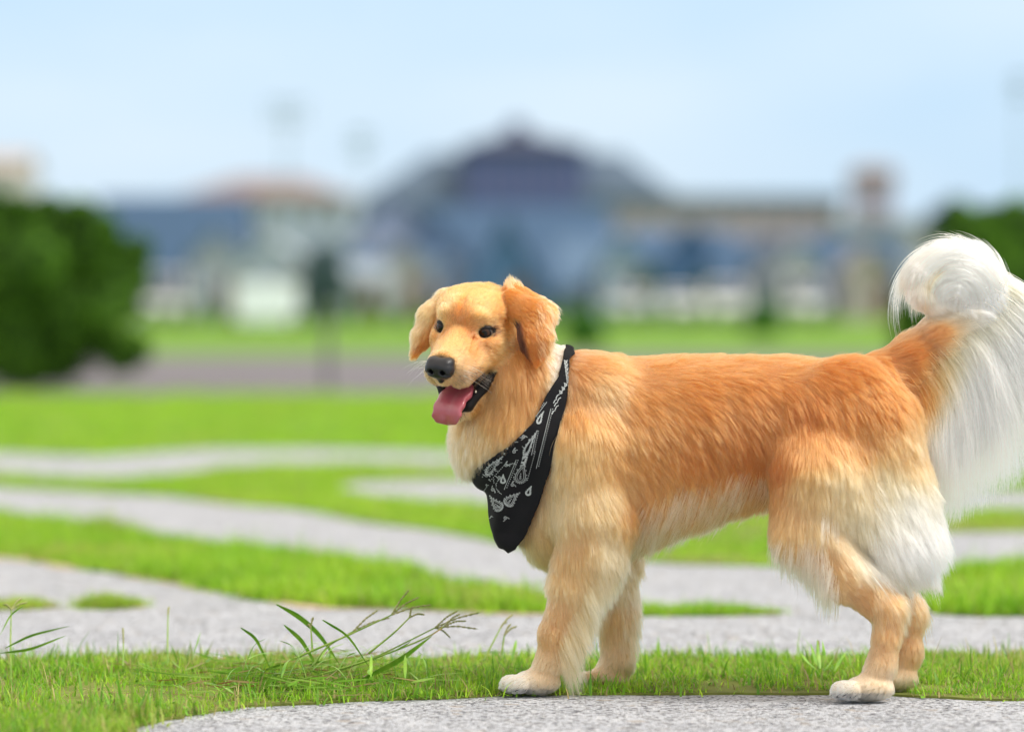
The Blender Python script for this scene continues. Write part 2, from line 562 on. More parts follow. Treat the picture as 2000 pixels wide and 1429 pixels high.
TAILG = np.array([
    (1680, 740, .85, .2, 40, .12, 196, 118, 56), (1740, 720, .9, -.3, 38, .1, 190, 112, 50), (1740, 780, .5, .8, 52, .16, 198, 124, 64),
    (1790, 700, .8, -.5, 34, .1, 190, 112, 50), (1820, 740, .6, .7, 60, .2, 214, 156, 98), (1830, 660, .75, -.5, 30, .1, 198, 124, 64),
    (1860, 690, .8, .5, 44, .14, 240, 214, 172), (1880, 620, .6, -.5, 40, .14, 240, 212, 168), (1920, 620, .8, .4, 30, .1, 250, 240, 218),
    (1955, 560, .3, .8, 44, .14, 251, 244, 228), (1935, 520, -.6, -.8, 34, .1, 251, 244, 228), (1890, 488, -1, -.1, 34, .08, 251, 243, 226),
    (1830, 492, -.85, .5, 34, .08, 250, 241, 222), (1785, 530, -.3, .95, 32, .08, 249, 236, 210), (1785, 575, .35, .9, 28, .08, 246, 228, 196),
    (1820, 600, .85, .3, 26, .08, 245, 224, 190), (1850, 545, -.35, .8, 44, .1, 249, 236, 208), (1890, 570, -.1, .9, 46, .12, 250, 240, 218), (1812, 545, -.1, 1, 36, .08, 238, 202, 150)], float)
# head guides in the head's own frame: position, direction, length, lift, colour
HG = np.array([
    (62, 24, 6, -.6, .5, -.5, 6, .08, 212, 148, 90), (62, -24, 6, -.6, -.5, -.5, 6, .08, 212, 148, 90), (45, 26, 44, -.8, .3, .6, 9, .12, 238, 196, 140), (45, -26, 44, -.8, -.3, .6, 9, .12, 238, 196, 140),
    (54, 0, 38, -.8, 0, .7, 7, .08, 214, 152, 92), (24, 54, -30, -.9, .2, -.5, 16, .14, 224, 174, 112), (112, 25, -44, -.9, .3, -.4, 8, .14, 220, 184, 140), (112, -25, -44, -.9, -.3, -.4, 8, .14, 220, 184, 140),
    (135, 0, -4, -1, 0, .25, 5, .12, 224, 176, 118), (100, 0, 6, -1, 0, .2, 7, .1, 222, 170, 108), (70, 0, 14, -1, 0, .35, 8, .1, 216, 158, 94),
    (48, 0, 30, -.8, 0, .7, 9, .1, 206, 142, 78), (20, 0, 62, -1, 0, .1, 11, .12, 216, 156, 90), (-10, 0, 72, -1, 0, -.2, 14, .16, 216, 156, 90),
    (35, 28, 42, -.9, .4, .3, 9, .1, 226, 176, 112), (35, -28, 42, -.9, -.4, .3, 9, .1, 226, 176, 112),
    (10, 50, 40, -.9, .4, .0, 13, .12, 214, 150, 84), (10, -50, 40, -.9, -.4, .0, 13, .12, 214, 150, 84),
    (50, 40, 22, -.9, .4, .2, 6, .1, 224, 176, 116), (50, -40, 22, -.9, -.4, .2, 6, .1, 224, 176, 116),
    (45, 42, -8, -.9, .35, -.35, 9, .1, 216, 156, 94), (45, -42, -8, -.9, -.35, -.35, 9, .1, 216, 156, 94),
    (80, 26, -12, -1, .2, -.1, 8, .1, 220, 166, 106), (80, -26, -12, -1, -.2, -.1, 8, .1, 220, 166, 106),
    (110, 20, -30, -.9, .3, -.3, 8, .12, 224, 182, 130), (110, -20, -30, -.9, -.3, -.3, 8, .12, 224, 182, 130),
    (130, 8, -46, -.7, .1, -.7, 9, .15, 222, 182, 134), (130, -8, -46, -.7, -.1, -.7, 9, .15, 222, 182, 134),
    (70, 34, -44, -.9, .2, -.3, 10, .14, 226, 182, 128), (70, -34, -44, -.9, -.2, -.3, 10, .14, 226, 182, 128),
    (30, 52, -20, -.9, .3, -.4, 14, .14, 236, 200, 146), (30, -52, -20, -.9, -.3, -.4, 15, .14, 232, 194, 140),
    (15, 56, 10, -.9, .3, -.3, 15, .14, 216, 156, 92), (15, -56, 10, -.9, -.3, -.3, 15, .14, 216, 156, 92),
    (20, 52, -50, -.8, .1, -.6, 20, .16, 214, 154, 90), (20, -52, -50, -.8, -.1, -.6, 20, .16, 214, 154, 90),
    (50, 24, -112, -.7, .1, -.7, 16, .2, 220, 176, 122), (50, -24, -112, -.7, -.1, -.7, 16, .2, 220, 176, 122),
    (76, 0, -124, -.5, 0, -.8, 13, .2, 228, 200, 160), (10, 30, -100, -.6, .1, -.8, 30, .22, 214, 156, 92),
    (10, -30, -100, -.6, -.1, -.8, 30, .22, 220, 170, 112), (-40, 40, 0, -.7, .2, -.6, 36, .22, 214, 152, 88), (-40, 0, 60, -1, 0, -.5, 30, .2, 212, 148, 84),
    (-40, -40, 0, -.7, -.2, -.6, 36, .22, 214, 152, 88)], float)


def blend_guides(G, P, nd, pw=1.9, soft=30.0):
    """inverse-distance blend of guide rows; first nd columns are the position"""
    out = np.empty((len(P), G.shape[1] - nd))
    for s0 in range(0, len(P), 60000):
        q = P[s0:s0 + 60000, :nd]
        d2 = ((q[:, None, :] - G[None, :, :nd]) ** 2).sum(-1) + soft ** 2
        wg = d2 ** -pw
        wg /= wg.sum(1, keepdims=True)
        out[s0:s0 + 60000] = wg @ G[:, nd:]
    return out


def in_poly(P, poly):
    poly = np.asarray(poly, float)
    x, y = P[:, 0], P[:, 1]
    c = np.zeros(len(P), bool)
    j = len(poly) - 1
    for i in range(len(poly)):
        xi, yi, xj, yj = *poly[i], *poly[j]
        if yi != yj:
            c ^= ((yi > y) != (yj > y)) & (x < (xj - xi) * (y - yi) / (yj - yi) + xi)
        j = i
    return c


def sdf_poly(P, poly):
    poly = np.asarray(poly, float)
    shp = P.shape[:-1]
    q = P[..., :2].reshape(-1, 2)
    d = np.full(len(q), 1e9)
    for a, b in zip(poly, np.roll(poly, -1, 0)):
        ab = b - a
        t = np.clip(((q - a) @ ab) / (ab @ ab), 0, 1)
        d = np.minimum(d, np.linalg.norm(q - a - t[:, None] * ab, axis=1))
    return np.where(in_poly(q, poly), -d, d).reshape(shp)


REG = ['torso', 'neck', 'fleg', 'fleg2', 'hleg', 'hleg2', 'tail', 'head', 'jaw', 'ear', 'ear2', 'lips']
PARTS['lips'] = LIPS


def region(P):
    return np.argmin([group_val(g, P) for g in REG], axis=0)


def coat_fields(P, reg):
    """direction (dog space), length, lift and colour of the hair that grows at P"""
    n = len(P)
    dr, ln, lf, co = np.zeros((n, 3)), np.zeros(n), np.zeros(n), np.zeros((n, 3))
    m = reg <= 5
    # legs keep to their own guides by nearness; front of x=1500 uses fore guides
    b = blend_guides(GUIDE, P[m], 2)
    dr[m, :2], ln[m], lf[m], co[m] = b[:, :2], b[:, 2], b[:, 3], b[:, 4:7]
    m = reg == 6
    b = blend_guides(TAILG, P[m], 2)
    dr[m, :2], ln[m], lf[m], co[m] = b[:, :2], b[:, 2], b[:, 3], b[:, 4:7]
    m = (reg == 7) | (reg == 8) | (reg == 11)
    q = p2h(P[m])
    b = blend_guides(HG, q, 3, pw=2.2, soft=10)
    dr[m], ln[m], lf[m], co[m] = norm(b[:, :3]) @ HM, b[:, 3] * 1.15, b[:, 4], b[:, 5:8]
    # dark stippled hairs along the lip and in the whisker beds
    cvd = CAV.f(P[m])
    q = p2h(P[m])
    pad = np.exp(-(((q[:, 0] - 104) / 20) ** 2 + ((q[:, 2] + 46) / 11) ** 2))
    dk = np.maximum((rng.random(len(q)) < .30 * pad) * .75, (rng.random(len(q)) < np.exp(-(np.maximum(cvd - 4, 0) / 5.5) ** 2) * .8) * .85)
    eyd = np.minimum(np.linalg.norm((q - EYES[0]) * (.8, .8, 1.3), axis=1), np.linalg.norm((q - EYES[1]) * (.8, .8, 1.3), axis=1))
    dk = np.maximum(dk, (rng.random(len(q)) < np.clip((16.5 - eyd) / 5, 0, .7)) * .7)
    co[m] = co[m] * (1 - dk[:, None]) + np.array((70, 52, 46)) * dk[:, None]
    m = reg == 9
    q = P[m]
    t = np.clip((q[:, 1] - 580) / 120, 0, 1)
    dr[m] = np.stack([.75 * (1 - t) + .05, .3 + .9 * t, .35 * (1 - t)], -1)
    ln[m] = 15 + 8 * t
    lf[m] = .12
    co[m] = np.array((216, 150, 84)) * (1 - t[:, None]) + np.array((206, 134, 70)) * t[:, None]
    edge = np.clip((q[:, 0] - 1062) / 25, 0, 1)[:, None]
    co[m] = co[m] * (1 - edge * .6) + np.array((234, 196, 142)) * edge * .6
    m = reg == 10
    q = P[m]
    dr[m] = np.array((-.45, .9, .1))
    ln[m] = 20
    lf[m] = .13
    edge = np.clip((q[:, 1] - 590 - (q[:, 0] - 870) * -1.1) / 30, 0, 1)[:, None]
    co[m] = np.array((234, 196, 142)) * (1 - edge) + np.array((210, 142, 78)) * edge
    if (reg == 9).any():      # shade of the gap between ear and cheek, painted into the fur
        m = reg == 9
        ear_shade = np.clip((1022 - P[m, 0] + (P[m, 1] - 640) * .28) / 8, 0, 1) * (P[m, 1] > 622)
        co[m] = co[m] * (1 - ear_shade[:, None]) + np.array((96, 62, 46)) * ear_shade[:, None]
    # pale ruff behind the near ear
    rf = np.exp(-(((P[:, 0] - 1088) / 26) ** 2 + ((P[:, 1] - 700) / 52) ** 2)) * (reg != 9) * (P[:, 0] > 1052) * (P[:, 1] < 790)
    rf = rf * .8
    co = co * (1 - rf[:, None]) + np.array((242, 220, 184)) * rf[:, None]
    return norm(dr), ln, lf, co


def sample_mesh(v, q, n, weight=None):
    a, b, c, d = v[q[:, 0]], v[q[:, 1]], v[q[:, 2]], v[q[:, 3]]
    ar = .5 * np.linalg.norm(np.cross(c - a, d - b), axis=1)
    if weight is not None:
        ar = ar * weight
    cdf = np.cumsum(ar)
    i = np.searchsorted(cdf, rng.random(n) * cdf[-1])
    i = np.minimum(i, len(q) - 1)
    u, w_ = rng.random((n, 1)), rng.random((n, 1))
    return (a[i] * (1 - u) + b[i] * u) * (1 - w_) + (d[i] * (1 - u) + c[i] * u) * w_, i


def grow(P, N, dr, ln, lf, K=6, clump=0.5, csize=14, wav=.25, grav=0.0, hug=1.0, spread=.12):
    """grow strands: comb along dr, keep off the skin, gather in locks"""
    n = len(P)
    dt = dr - N * (dr * N).sum(-1, keepdims=True)
    dt = norm(dt + 0.02 * rng.normal(size=dt.shape))
    strength = np.linalg.norm(dr - N * (dr * N).sum(-1, keepdims=True), axis=-1, keepdims=True)
    dt = norm(dt * np.clip(strength * 1.5, .2, 1) + dr * (1 - np.clip(strength * 1.5, .2, 1)))
    # locks: slow noise turns neighbouring hairs the same way
    q = P / csize
    a = np.stack([vnoise(q, 1), vnoise(q, 2), vnoise(q, 3)], -1)
    q2 = P / (csize * 3.1)
    a2 = np.stack([vnoise(q2, 4), vnoise(q2, 5), vnoise(q2, 6)], -1)
    base = norm(dt + wav * a + wav * .9 * a2 + spread * rng.normal(size=dt.shape))
    base = norm(base * (1 - lf[:, None]) + N * lf[:, None])
    pts = np.empty((n, K, 3))
    pts[:, 0] = P - N * 1.0
    cur = P.copy()
    g = np.array([0, 1.0, 0])
    ln = ln * rng.uniform(.7, 1.12, n)
    step = ln / (K - 1)
    d = base
    minh = np.linspace(0, 1, K)
    for k in range(1, K):
        cur = cur + d * step[:, None]
        if hug:
            s_ = body.at(cur)
            want = (1.2 + 9 * lf * minh[k] * (ln / 30))
            push = np.clip(want - s_, 0, 12)
            if (push > 0).any():
                gr = body.grad(cur)
                cur = cur + gr * push[:, None]
                dn = (d * gr).sum(-1, keepdims=True)
                near = (s_ < want + 3)[:, None]
                d = np.where(near & (dn < 0), norm(d - gr * dn), d)
        pts[:, k] = cur
        d = norm(d + .12 * dr + grav * g * minh[k])
    # clump towards lock centres
    if clump > 0:
        nc = max(8, int(n / 26))
        ci = rng.choice(n, nc, replace=False)
        kd = kdtree.KDTree(nc)
        for j, c in enumerate(ci):
            kd.insert(P[c], j)
        kd.balance()
        own = np.fromiter((kd.find(p)[1] for p in P.tolist()), int, n)
        ctr = pts[ci[own]]
        off = np.linalg.norm(P - P[ci[own]], axis=1)
        f = clump * np.clip(1.6 - off / (csize * .8), 0, 1) * rng.uniform(.6, 1.1, n)
        wk = (minh ** 1.4)[None, :, None] * f[:, None, None]
        pts = pts * (1 - wk) + ctr * wk
        lock = rng.normal(size=nc)[own]
    else:
        lock = np.zeros(n)
    return pts, lock


def fur_mat():
    m = bpy.data.materials.new('dog_hair')
    m.use_nodes = True
    t = m.node_tree
    t.nodes.clear()
    out = t.nodes.new('ShaderNodeOutputMaterial')
    h = t.nodes.new('ShaderNodeBsdfHairPrincipled')
    h.parametrization = 'COLOR'
    h.inputs['Roughness'].default_value = .38
    h.inputs['Radial Roughness'].default_value = .6
    h.inputs['Random Roughness'].default_value = .2
    h.inputs['Coat'].default_value = 0.0
    a = t.nodes.new('ShaderNodeAttribute')
    a.attribute_name = 'col'
    t.links.new(a.outputs['Color'], h.inputs['Color'])
    t.links.new(h.outputs['BSDF'], out.inputs['Surface'])
    return m


HAIR = fur_mat()
SKIN = mat_attr('dog_skin', rough=.7, spec=.3)
COLGAIN = 1.0


def hair(name, P, N, reg, parent, count_scale=1.0, rad=.42, K=6, cov=None, **kw):
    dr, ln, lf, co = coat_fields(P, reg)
    if cov is not None:
        dr, ln, lf, co = cov(P, reg, dr, ln, lf, co)
    nk = (reg == 1) | (reg == 7) | (reg == 8)
    if nk.any():            # the coat stops at the cloth's upper edge instead of burying it
        db = sdf_poly(P[nk], BAND)
        ln = ln.copy()
        ln[nk] = np.minimum(ln[nk], 17 + 1.05 * np.maximum(db, 0))
    pts, lock = grow(P, N, dr, ln, lf, K=K, **kw)
    n = len(P)
    c = lin(co) ** 1.34 * np.array((.90, .84, .88)) * np.where((reg >= 7) & (reg <= 10), 1, 0)[:, None] + lin(co) ** (1.10 + .10 * ((reg >= 2) & (reg <= 5))[:, None]) * (.80 + .20 * np.clip(lin(co)[:, 2:3] * 1.7, 0, 1) + .10 * ((reg >= 2) & (reg <= 5) & (P[:, 1] > 1100))[:, None]) * np.array((1.0, 1.03, 1.22)) * np.where((reg >= 7) & (reg <= 10), 0, 1)[:, None]
    v = np.exp((.075 + .08 * (reg == 7)) * rng.normal(size=n) + .055 * lock)
    c = np.clip(c * v[:, None] * COLGAIN, 0.002, .97)
    prof = np.interp(np.linspace(0, 1, K), [0, .3, 1], [1, .95, .12])
    r = rad * UN * rng.uniform(.7, 1.25, (n, 1)) * prof[None, :]
    return curves_obj(name, world(pts), r, c, HAIR, parent)


dog = empty('dog', (0.08, 0, 0))
dog_inv = np.array([0.08, 0, 0])
tag(dog, 'golden retriever with open mouth and curled pale tail, walking on the grass verge', 'dog')


def adopt(o):
    """keep the world position of a part when it goes under the dog"""
    o.parent = dog
    o.matrix_parent_inverse = dog.matrix_basis.inverted()
    return o


reg_v = region(bv)
cav_v = CAV.f(bv)
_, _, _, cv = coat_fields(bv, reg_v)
cv = lin(cv) * .75
hq = p2h(bv)
eye_d = np.minimum(np.linalg.norm((hq - EYES[0]) * (.88, .88, 1.55), axis=1), np.linalg.norm((hq - EYES[1]) * (.88, .88, 1.55), axis=1))
black = np.clip((16.5 - eye_d) / 3, 0, 1)
headish = (reg_v == 7) | (reg_v == 8) | (reg_v == 11)
mouth = np.clip((5.0 - cav_v) / 4, 0, 1) * headish
lipd = group_val('lips', bv)
mouth = np.maximum(mouth, np.clip((5 - lipd) / 3, 0, 1) * headish)
inner = np.clip((2 - cav_v) / 2, 0, 1) * np.clip((22 - np.abs(hq[:, 1])) / 8, 0, 1) * headish * (hq[:, 0] < 70)
pads = np.clip((bv[:, 1] - 1343 - 8 * (bv[:, 0] > 1500)) / 3, 0, 1) * (bv[:, 1] > 1335)
noseskin = np.clip((22.5 - np.linalg.norm((hq - np.array((138, 0, -30))) * (1, .9, 1), axis=1)) / 4, 0, 1)
for wgt, c in ((black, (18, 13, 12)), (mouth, (20, 16, 17)), (inner, (96, 38, 42)), (pads, (38, 28, 26)), (noseskin, (24, 20, 22))):
    cv = cv * (1 - wgt[:, None]) + lin(c) * wgt[:, None]
dog_body = adopt(mesh_obj('body', world(bv), bq, SKIN, None, cols=cv))

# bare places carry no hair
fc = bv[bq].mean(1)
freg = reg_v[bq[:, 0]]
BAND = [(1119, 676), (1124, 690), (1112, 700), (1114, 730), (1107, 780), (1097, 830), (1077, 910), (1052, 985), (1027, 1045), (1006, 1073), (992, 1080),
        (984, 1072), (940, 1062), (930, 1000), (915, 940), (925, 918), (1000, 866), (1040, 826), (1068, 770), (1088, 740), (1097, 712), (1100, 690), (1106, 672)]
under = (sdf_poly(fc, BAND) < -3) & (freg <= 2)
bare = np.maximum.reduce([under, mouth[bq[:, 0]] > .5, eye_d[bq[:, 0]] < 13.5, noseskin[bq[:, 0]] > .5, freg == 11])
nrm_f = body.grad(fc)
dens = np.where(bare, 0, 1.0)
dens = dens * np.where(nrm_f[:, 2] < -.35, .35, 1.0)
short = (freg == 7) | (freg == 8)
wt_face = dens * short
wt_coat = dens * (~short) * np.where((freg >= 9), 1.6, 1.0)


def emit(n, wt):
    P, i = sample_mesh(bv, bq, n, wt)
    N = body.grad(P)
    return P, N, freg[i]


QF = float(globals().get('QUALITY', 1.0))
P, N, rg = emit(int(470000 * QF), wt_coat)
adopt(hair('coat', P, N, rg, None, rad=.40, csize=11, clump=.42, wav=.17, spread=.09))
P, N, rg = emit(int(130000 * QF), wt_face)
adopt(hair('face_fur', P, N, rg, None, rad=.38, K=5, csize=6, clump=.45, wav=.2, spread=.13))

# ------------------------------------------------------------------ long feathering
def fringe(name, mask_w, n, direction, length, colour, rad=.42, grav=.12, K=8, **kw):
    P, N, rg = emit(int(n * QF), mask_w)

    def cov(P, reg, dr, ln, lf, co):
        dd = np.array(direction(P)) if callable(direction) else np.array(direction, float)
        dr = norm(np.broadcast_to(dd, dr.shape) + .0)
        ln = length(P) if callable(length) else np.full(len(P), float(length))
        c = colour(P, co) if callable(colour) else co * .3 + np.array(colour) * .7
        return dr, ln * rng.uniform(.5, 1.15, len(P)), np.full(len(P), .3), c
    return adopt(hair(name, P, N, rg, None, rad=rad, K=K, cov=cov, grav=grav, **kw))


X, Y, Z = fc[:, 0], fc[:, 1], fc[:, 2]
nx, ny, nz = nrm_f[:, 0], nrm_f[:, 1], nrm_f[:, 2]
ss = lambda a, b, x: np.clip((x - a) / (b - a), 0, 1)
fringe('leg_feathering', (freg == 2) * (Y > 1060) * (Y < 1275) * (nx > .15) * 1.0, 6500, (.40, 1, .0), lambda P: 50 + 46 * ss(1060, 1200, P[:, 1]),
       (234, 198, 146), csize=12, clump=.75, hug=1, wav=.2)
fringe('leg_feathering', (freg == 3) * (Y > 1120) * (Y < 1250) * (nx > .1) * 1.0, 2500, (.12, 1, .0), 50, (232, 196, 146), csize=12, clump=.7)
fringe('belly_fringe', (freg == 0) * (ny > .45) * (X > 1225) * (X < 1560) * 1.0, 7500, (-.36, 1, .0), lambda P: 78 + 18 * ss(1500, 1300, P[:, 0]),
       (244, 222, 182), csize=13, clump=.8, grav=.05, wav=.22)
fringe('belly_fringe', (freg == 4) * (X < 1640) * (Y > 985) * (Y < 1150) * (ny > .1) * (nx < .5) * 1.0, 3200, (-.08, 1, .0), 74, (246, 230, 198), csize=13, clump=.75)
fringe('chest_fringe', ((freg <= 1) | (freg == 2)) * (Y > 1000) * (X < 1110) * (nx < .2) * (ny > .1) * (Y < 1110) * 1.0, 3500, (.15, 1, .0), 40, (228, 186, 130), csize=12, clump=.7)
fringe('throat_mane', (freg == 1) * (X < 965) * (Y > 820) * (~under) * 1.0, 7000, (.10, 1, .0), 54, (236, 196, 142), csize=12, clump=.75)
fringe('thigh_feathering', (freg == 4) * (X > 1700) * (Y > 930) * (Y < 1085) * ((nx > -.2) | (ny > .2)) * ss(1690, 1760, X), 14000, (.5, .88, .0),
       lambda P: 58 + 30 * ss(950, 1060, P[:, 1]), lambda P, co: co * (1 - .8 * ss(900, 1070, P[:, 1]))[:, None] + np.array((250, 237, 212)) * .8 * ss(900, 1070, P[:, 1])[:, None], csize=15, clump=.65, wav=.15)
fringe('thigh_feathering', (freg == 4) * (X > 1690) * (Y > 1010) * (Y < 1120) * ((nx > .0) | (ny > .1)) * 1.0, 3600, (.42, .92, .05), 92, (251, 240, 218), csize=10, clump=.85, wav=.3)
fringe('thigh_feathering', ((freg == 4) | (freg == 5)) * (Y > 1120) * (Y < 1215) * (X > 1700) * 1.0, 3000, (.25, 1, .0), 44, (226, 178, 122), csize=10, clump=.75)
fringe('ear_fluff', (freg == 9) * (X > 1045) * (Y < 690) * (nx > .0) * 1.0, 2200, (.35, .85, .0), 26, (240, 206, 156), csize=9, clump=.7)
fringe('ear_fluff', (freg == 10) * (nx < -.1) * 1.0, 1400, (-.5, .7, .0), 20, (240, 208, 160), csize=8, clump=.6)
fringe('neck_ruff', (freg != 9) * (freg != 0) * (X > 1058) * (X < 1100) * (Y > 620) * (Y < 760) * (nz > -.4) * (~under) * 1.0, 4200, (.55, .8, .25), 40, (246, 230, 200), csize=11, clump=.75, wav=.4)
fringe('ear_tuft', ((freg == 9) | (freg == 7)) * (X > 985) * (X < 1025) * (Y < 568) * 1.0, 500, (-.1, -1, .1), 20, (240, 205, 155), csize=8, clump=.6, grav=.1)


def plume():
    n = int(32000 * QF)
    ctl = np.array([(1770, 735), (1800, 715), (1838, 680), (1880, 640), (1920, 600), (1955, 545)], float)
    tips = np.array([(1812, 985), (1850, 980), (1905, 955), (1975, 915), (2060, 850), (2120, 720)], float)
    t = rng.random(n)
    k = np.linspace(0, 1, 6)
    gi = lambda A, tt: np.stack([np.interp(tt, k, A[:, 0]), np.interp(tt, k, A[:, 1])], -1)
    nl = 900
    lt = rng.random(nl)                                  # locks along the tail
    li = np.clip(np.searchsorted(np.sort(lt), t), 0, nl - 1)
    lt = np.sort(lt)
    perlock = rng.normal(size=(nl, 4))
    r0 = gi(ctl, t) + rng.normal(size=(n, 2)) * (7, 7)
    depth0 = 52 + rng.normal(size=n) * 13
    far = np.clip(.84 + .2 * perlock[li, 0] + .07 * rng.normal(size=n), .35, 1.12)
    loose = rng.random(n) < .5
    far = np.where(loose, far * rng.uniform(.45, 1, n), far)
    tt = np.clip(lt[li] + .035 * rng.normal(size=n) + .02 * perlock[li, 1], 0, 1)
    e1 = gi(tips, tt)
    end = r0 + (e1 - r0) * far[:, None] + rng.normal(size=(n, 2)) * 6 + perlock[li, 2:4] * 7
    dend = 40 + perlock[li, 1] * 14 + rng.normal(size=n) * 9
    out = norm(gi(tips, t) - gi(ctl, t))
    out = norm(out + np.array((.75, -.15)))
    L_ = np.linalg.norm(end - r0, axis=1, keepdims=True)
    mid = r0 + out * L_ * .42
    K = 12
    u = np.linspace(0, 1, K)[None, :, None]
    A = np.concatenate([r0, depth0[:, None]], 1)[:, None]
    B = np.concatenate([mid, ((depth0 + dend) / 2 + 6 * rng.normal(size=n))[:, None]], 1)[:, None]
    C = np.concatenate([end, dend[:, None]], 1)[:, None]
    pts = A * (1 - u) ** 2 + 2 * B * u * (1 - u) + C * u * u
    q = pts / 60 + perlock[li][:, None, :3] * .3
    pts = pts + np.stack([vnoise(q, 31), vnoise(q, 32), vnoise(q, 33)], -1) * 7 * u
    gold, cream, white = np.array((196, 124, 62.)), np.array((244, 220, 180.)), np.array((253, 246, 229.))
    uu = np.broadcast_to(u, (n, K, 1))
    a = np.clip(1 - t[:, None, None] * 1.9, 0, 1)
    root = gold * a + cream * (1 - a)
    s_ = np.clip((uu * L_[:, None] - 28 * (1 + 2.2 * a)) / 80, 0, 1)
    c = root * (1 - s_) + white * s_
    c = lin(c) ** 1.15 * np.exp(.06 * rng.normal(size=(n, 1, 1)))
    prof = np.interp(np.linspace(0, 1, K), [0, .5, 1], [1, .9, .15])
    r = .5 * UN * rng.uniform(.7, 1.25, (n, 1)) * prof
    return adopt(curves_obj('tail_feathering', world(pts), r, np.clip(c, 0, .97), HAIR))


plume()


def curl_locks():
    """combed locks wrapping round the curled tip of the tail"""
    n, K = int(9000 * QF), 12
    nl = 170
    lk = rng.integers(0, nl, n)
    f0, dl, r0, sh = rng.uniform(-.35, 2.1, nl), rng.uniform(.8, 1.6, nl), 128 * rng.uniform(.06, 1, nl) ** .62, rng.normal(size=nl)
    phi = f0[lk] + .10 * rng.normal(size=n)
    dphi = dl[lk] * rng.uniform(.7, 1.1, n)
    r = r0[lk] + 6 * rng.normal(size=n)
    u = np.linspace(0, 1, K)[None, :]
    ph = phi[:, None] + dphi[:, None] * u
    rr = r[:, None] * (1 - .16 * u * np.sin(sh[lk])[:, None] + .05 * u * u)
    rr = rr + 4 * vnoise(np.stack([ph * 1.5, lk[:, None] + ph * 0, rr / 30], -1), 71)
    x = 1864 + rr * .80 * np.cos(ph)
    y = 596 - rr * .92 * np.sin(ph)
    dome = np.sqrt(np.clip(1 - ((x - 1864) / 106) ** 2 - ((y - 546) / 86) ** 2, 0, 1))
    side = np.where(rng.random(n) < .78, 1, -1)[:, None]
    z = 62 + side * (8 + 42 * dome + 5 * np.sin(sh[lk])[:, None]) + 4 * u * (rng.random((n, 1)) - .3)
    c = np.array((250, 238, 214.)) * np.ones((n, 3))
    g = np.exp(-((phi + dphi / 2 - 2.55) / .5) ** 2 - ((r - 78) / 11) ** 2)[:, None] * .75 + np.exp(-((phi + dphi / 2 - 3.9) / .5) ** 2)[:, None] * .3
    c = c * (1 - g) + np.array((222, 162, 98.)) * g
    c = np.clip(lin(c) * np.exp(.06 * rng.normal(size=(n, 1)) + .07 * sh[lk][:, None]), 0, .97)
    prof = np.interp(np.linspace(0, 1, K), [0, .2, .6, 1], [.3, 1, .9, .12])
    return adopt(curves_obj('tail_curl', world(np.stack([x, y, z], -1)), .46 * UN * rng.uniform(.7, 1.2, (n, 1)) * prof, c, HAIR))


curl_locks()

# ------------------------------------------------------------------ face parts
def grid_mesh(name, lo, hi, vox, prims, cuts, mat, colf=None):
    g = Grid(lo, hi, vox)
    for pr, k in prims:
        g.op(pr, k)
    for pr, k in cuts:
        g.op(pr, k, cut=True)
    v, q = g.mesh()
    return adopt(mesh_obj(name, world(v), q, mat, cols=None if colf is None else colf(v))), g


def mat_bumpy(name, col, rough, scale, strength, coat=0.0, dist=.0006):
    m = mat_basic(name, col, rough, .5)
    t = m.node_tree
    b = t.nodes['Principled BSDF']
    b.inputs['Coat Weight'].default_value = coat
    b.inputs['Coat Roughness'].default_value = .18
    tc = t.nodes.new('ShaderNodeTexCoord')
    v = t.nodes.new('ShaderNodeTexVoronoi')
    v.inputs['Scale'].default_value = scale
    bp = t.nodes.new('ShaderNodeBump')
    bp.inputs['Strength'].default_value = strength
    bp.inputs['Distance'].default_value = dist
    t.links.new(tc.outputs['Object'], v.inputs['Vector'])
    t.links.new(v.outputs['Distance'], bp.inputs['Height'])
    t.links.new(bp.outputs['Normal'], b.inputs['Normal'])
    return m


c_ = h2p((139, 0, -29))
nose_prims = [(Ell((137, 0, -27), (16, 21, 15), head=True), 1), (Ell((139, 11, -31), (14, 13, 13), head=True), 8), (Ell((139, -11, -31), (14, 13, 13), head=True), 8),
              (Ell((133, 12, -19), (13, 10, 7), head=True), 6), (Ell((133, -12, -19), (13, 10, 7), head=True), 6), (Cone((138, 0, -37), (133, 0, -50), 9, 5, head=True), 10)]
nose_cuts = [(Cone((157, 9.5, -34), (145, 10, -32), 5.2, 3.5, head=True), 4), (Cone((157, -9.5, -34), (145, -10, -32), 5.2, 3.5, head=True), 4),
             (Cone((152, 13, -37), (141, 24, -39), 2.6, 1.6, head=True), 3), (Cone((152, -13, -37), (141, -24, -39), 2.6, 1.6, head=True), 3),
             (Cone((156, 0, -35), (145, 0, -55), 1.4, 1.4, head=True), 3)]
grid_mesh('nose', c_ - 48, c_ + 48, 1.1, nose_prims, nose_cuts, mat_bumpy('nose_leather', (.006, .006, .009), .36, 900, .4, coat=.06))

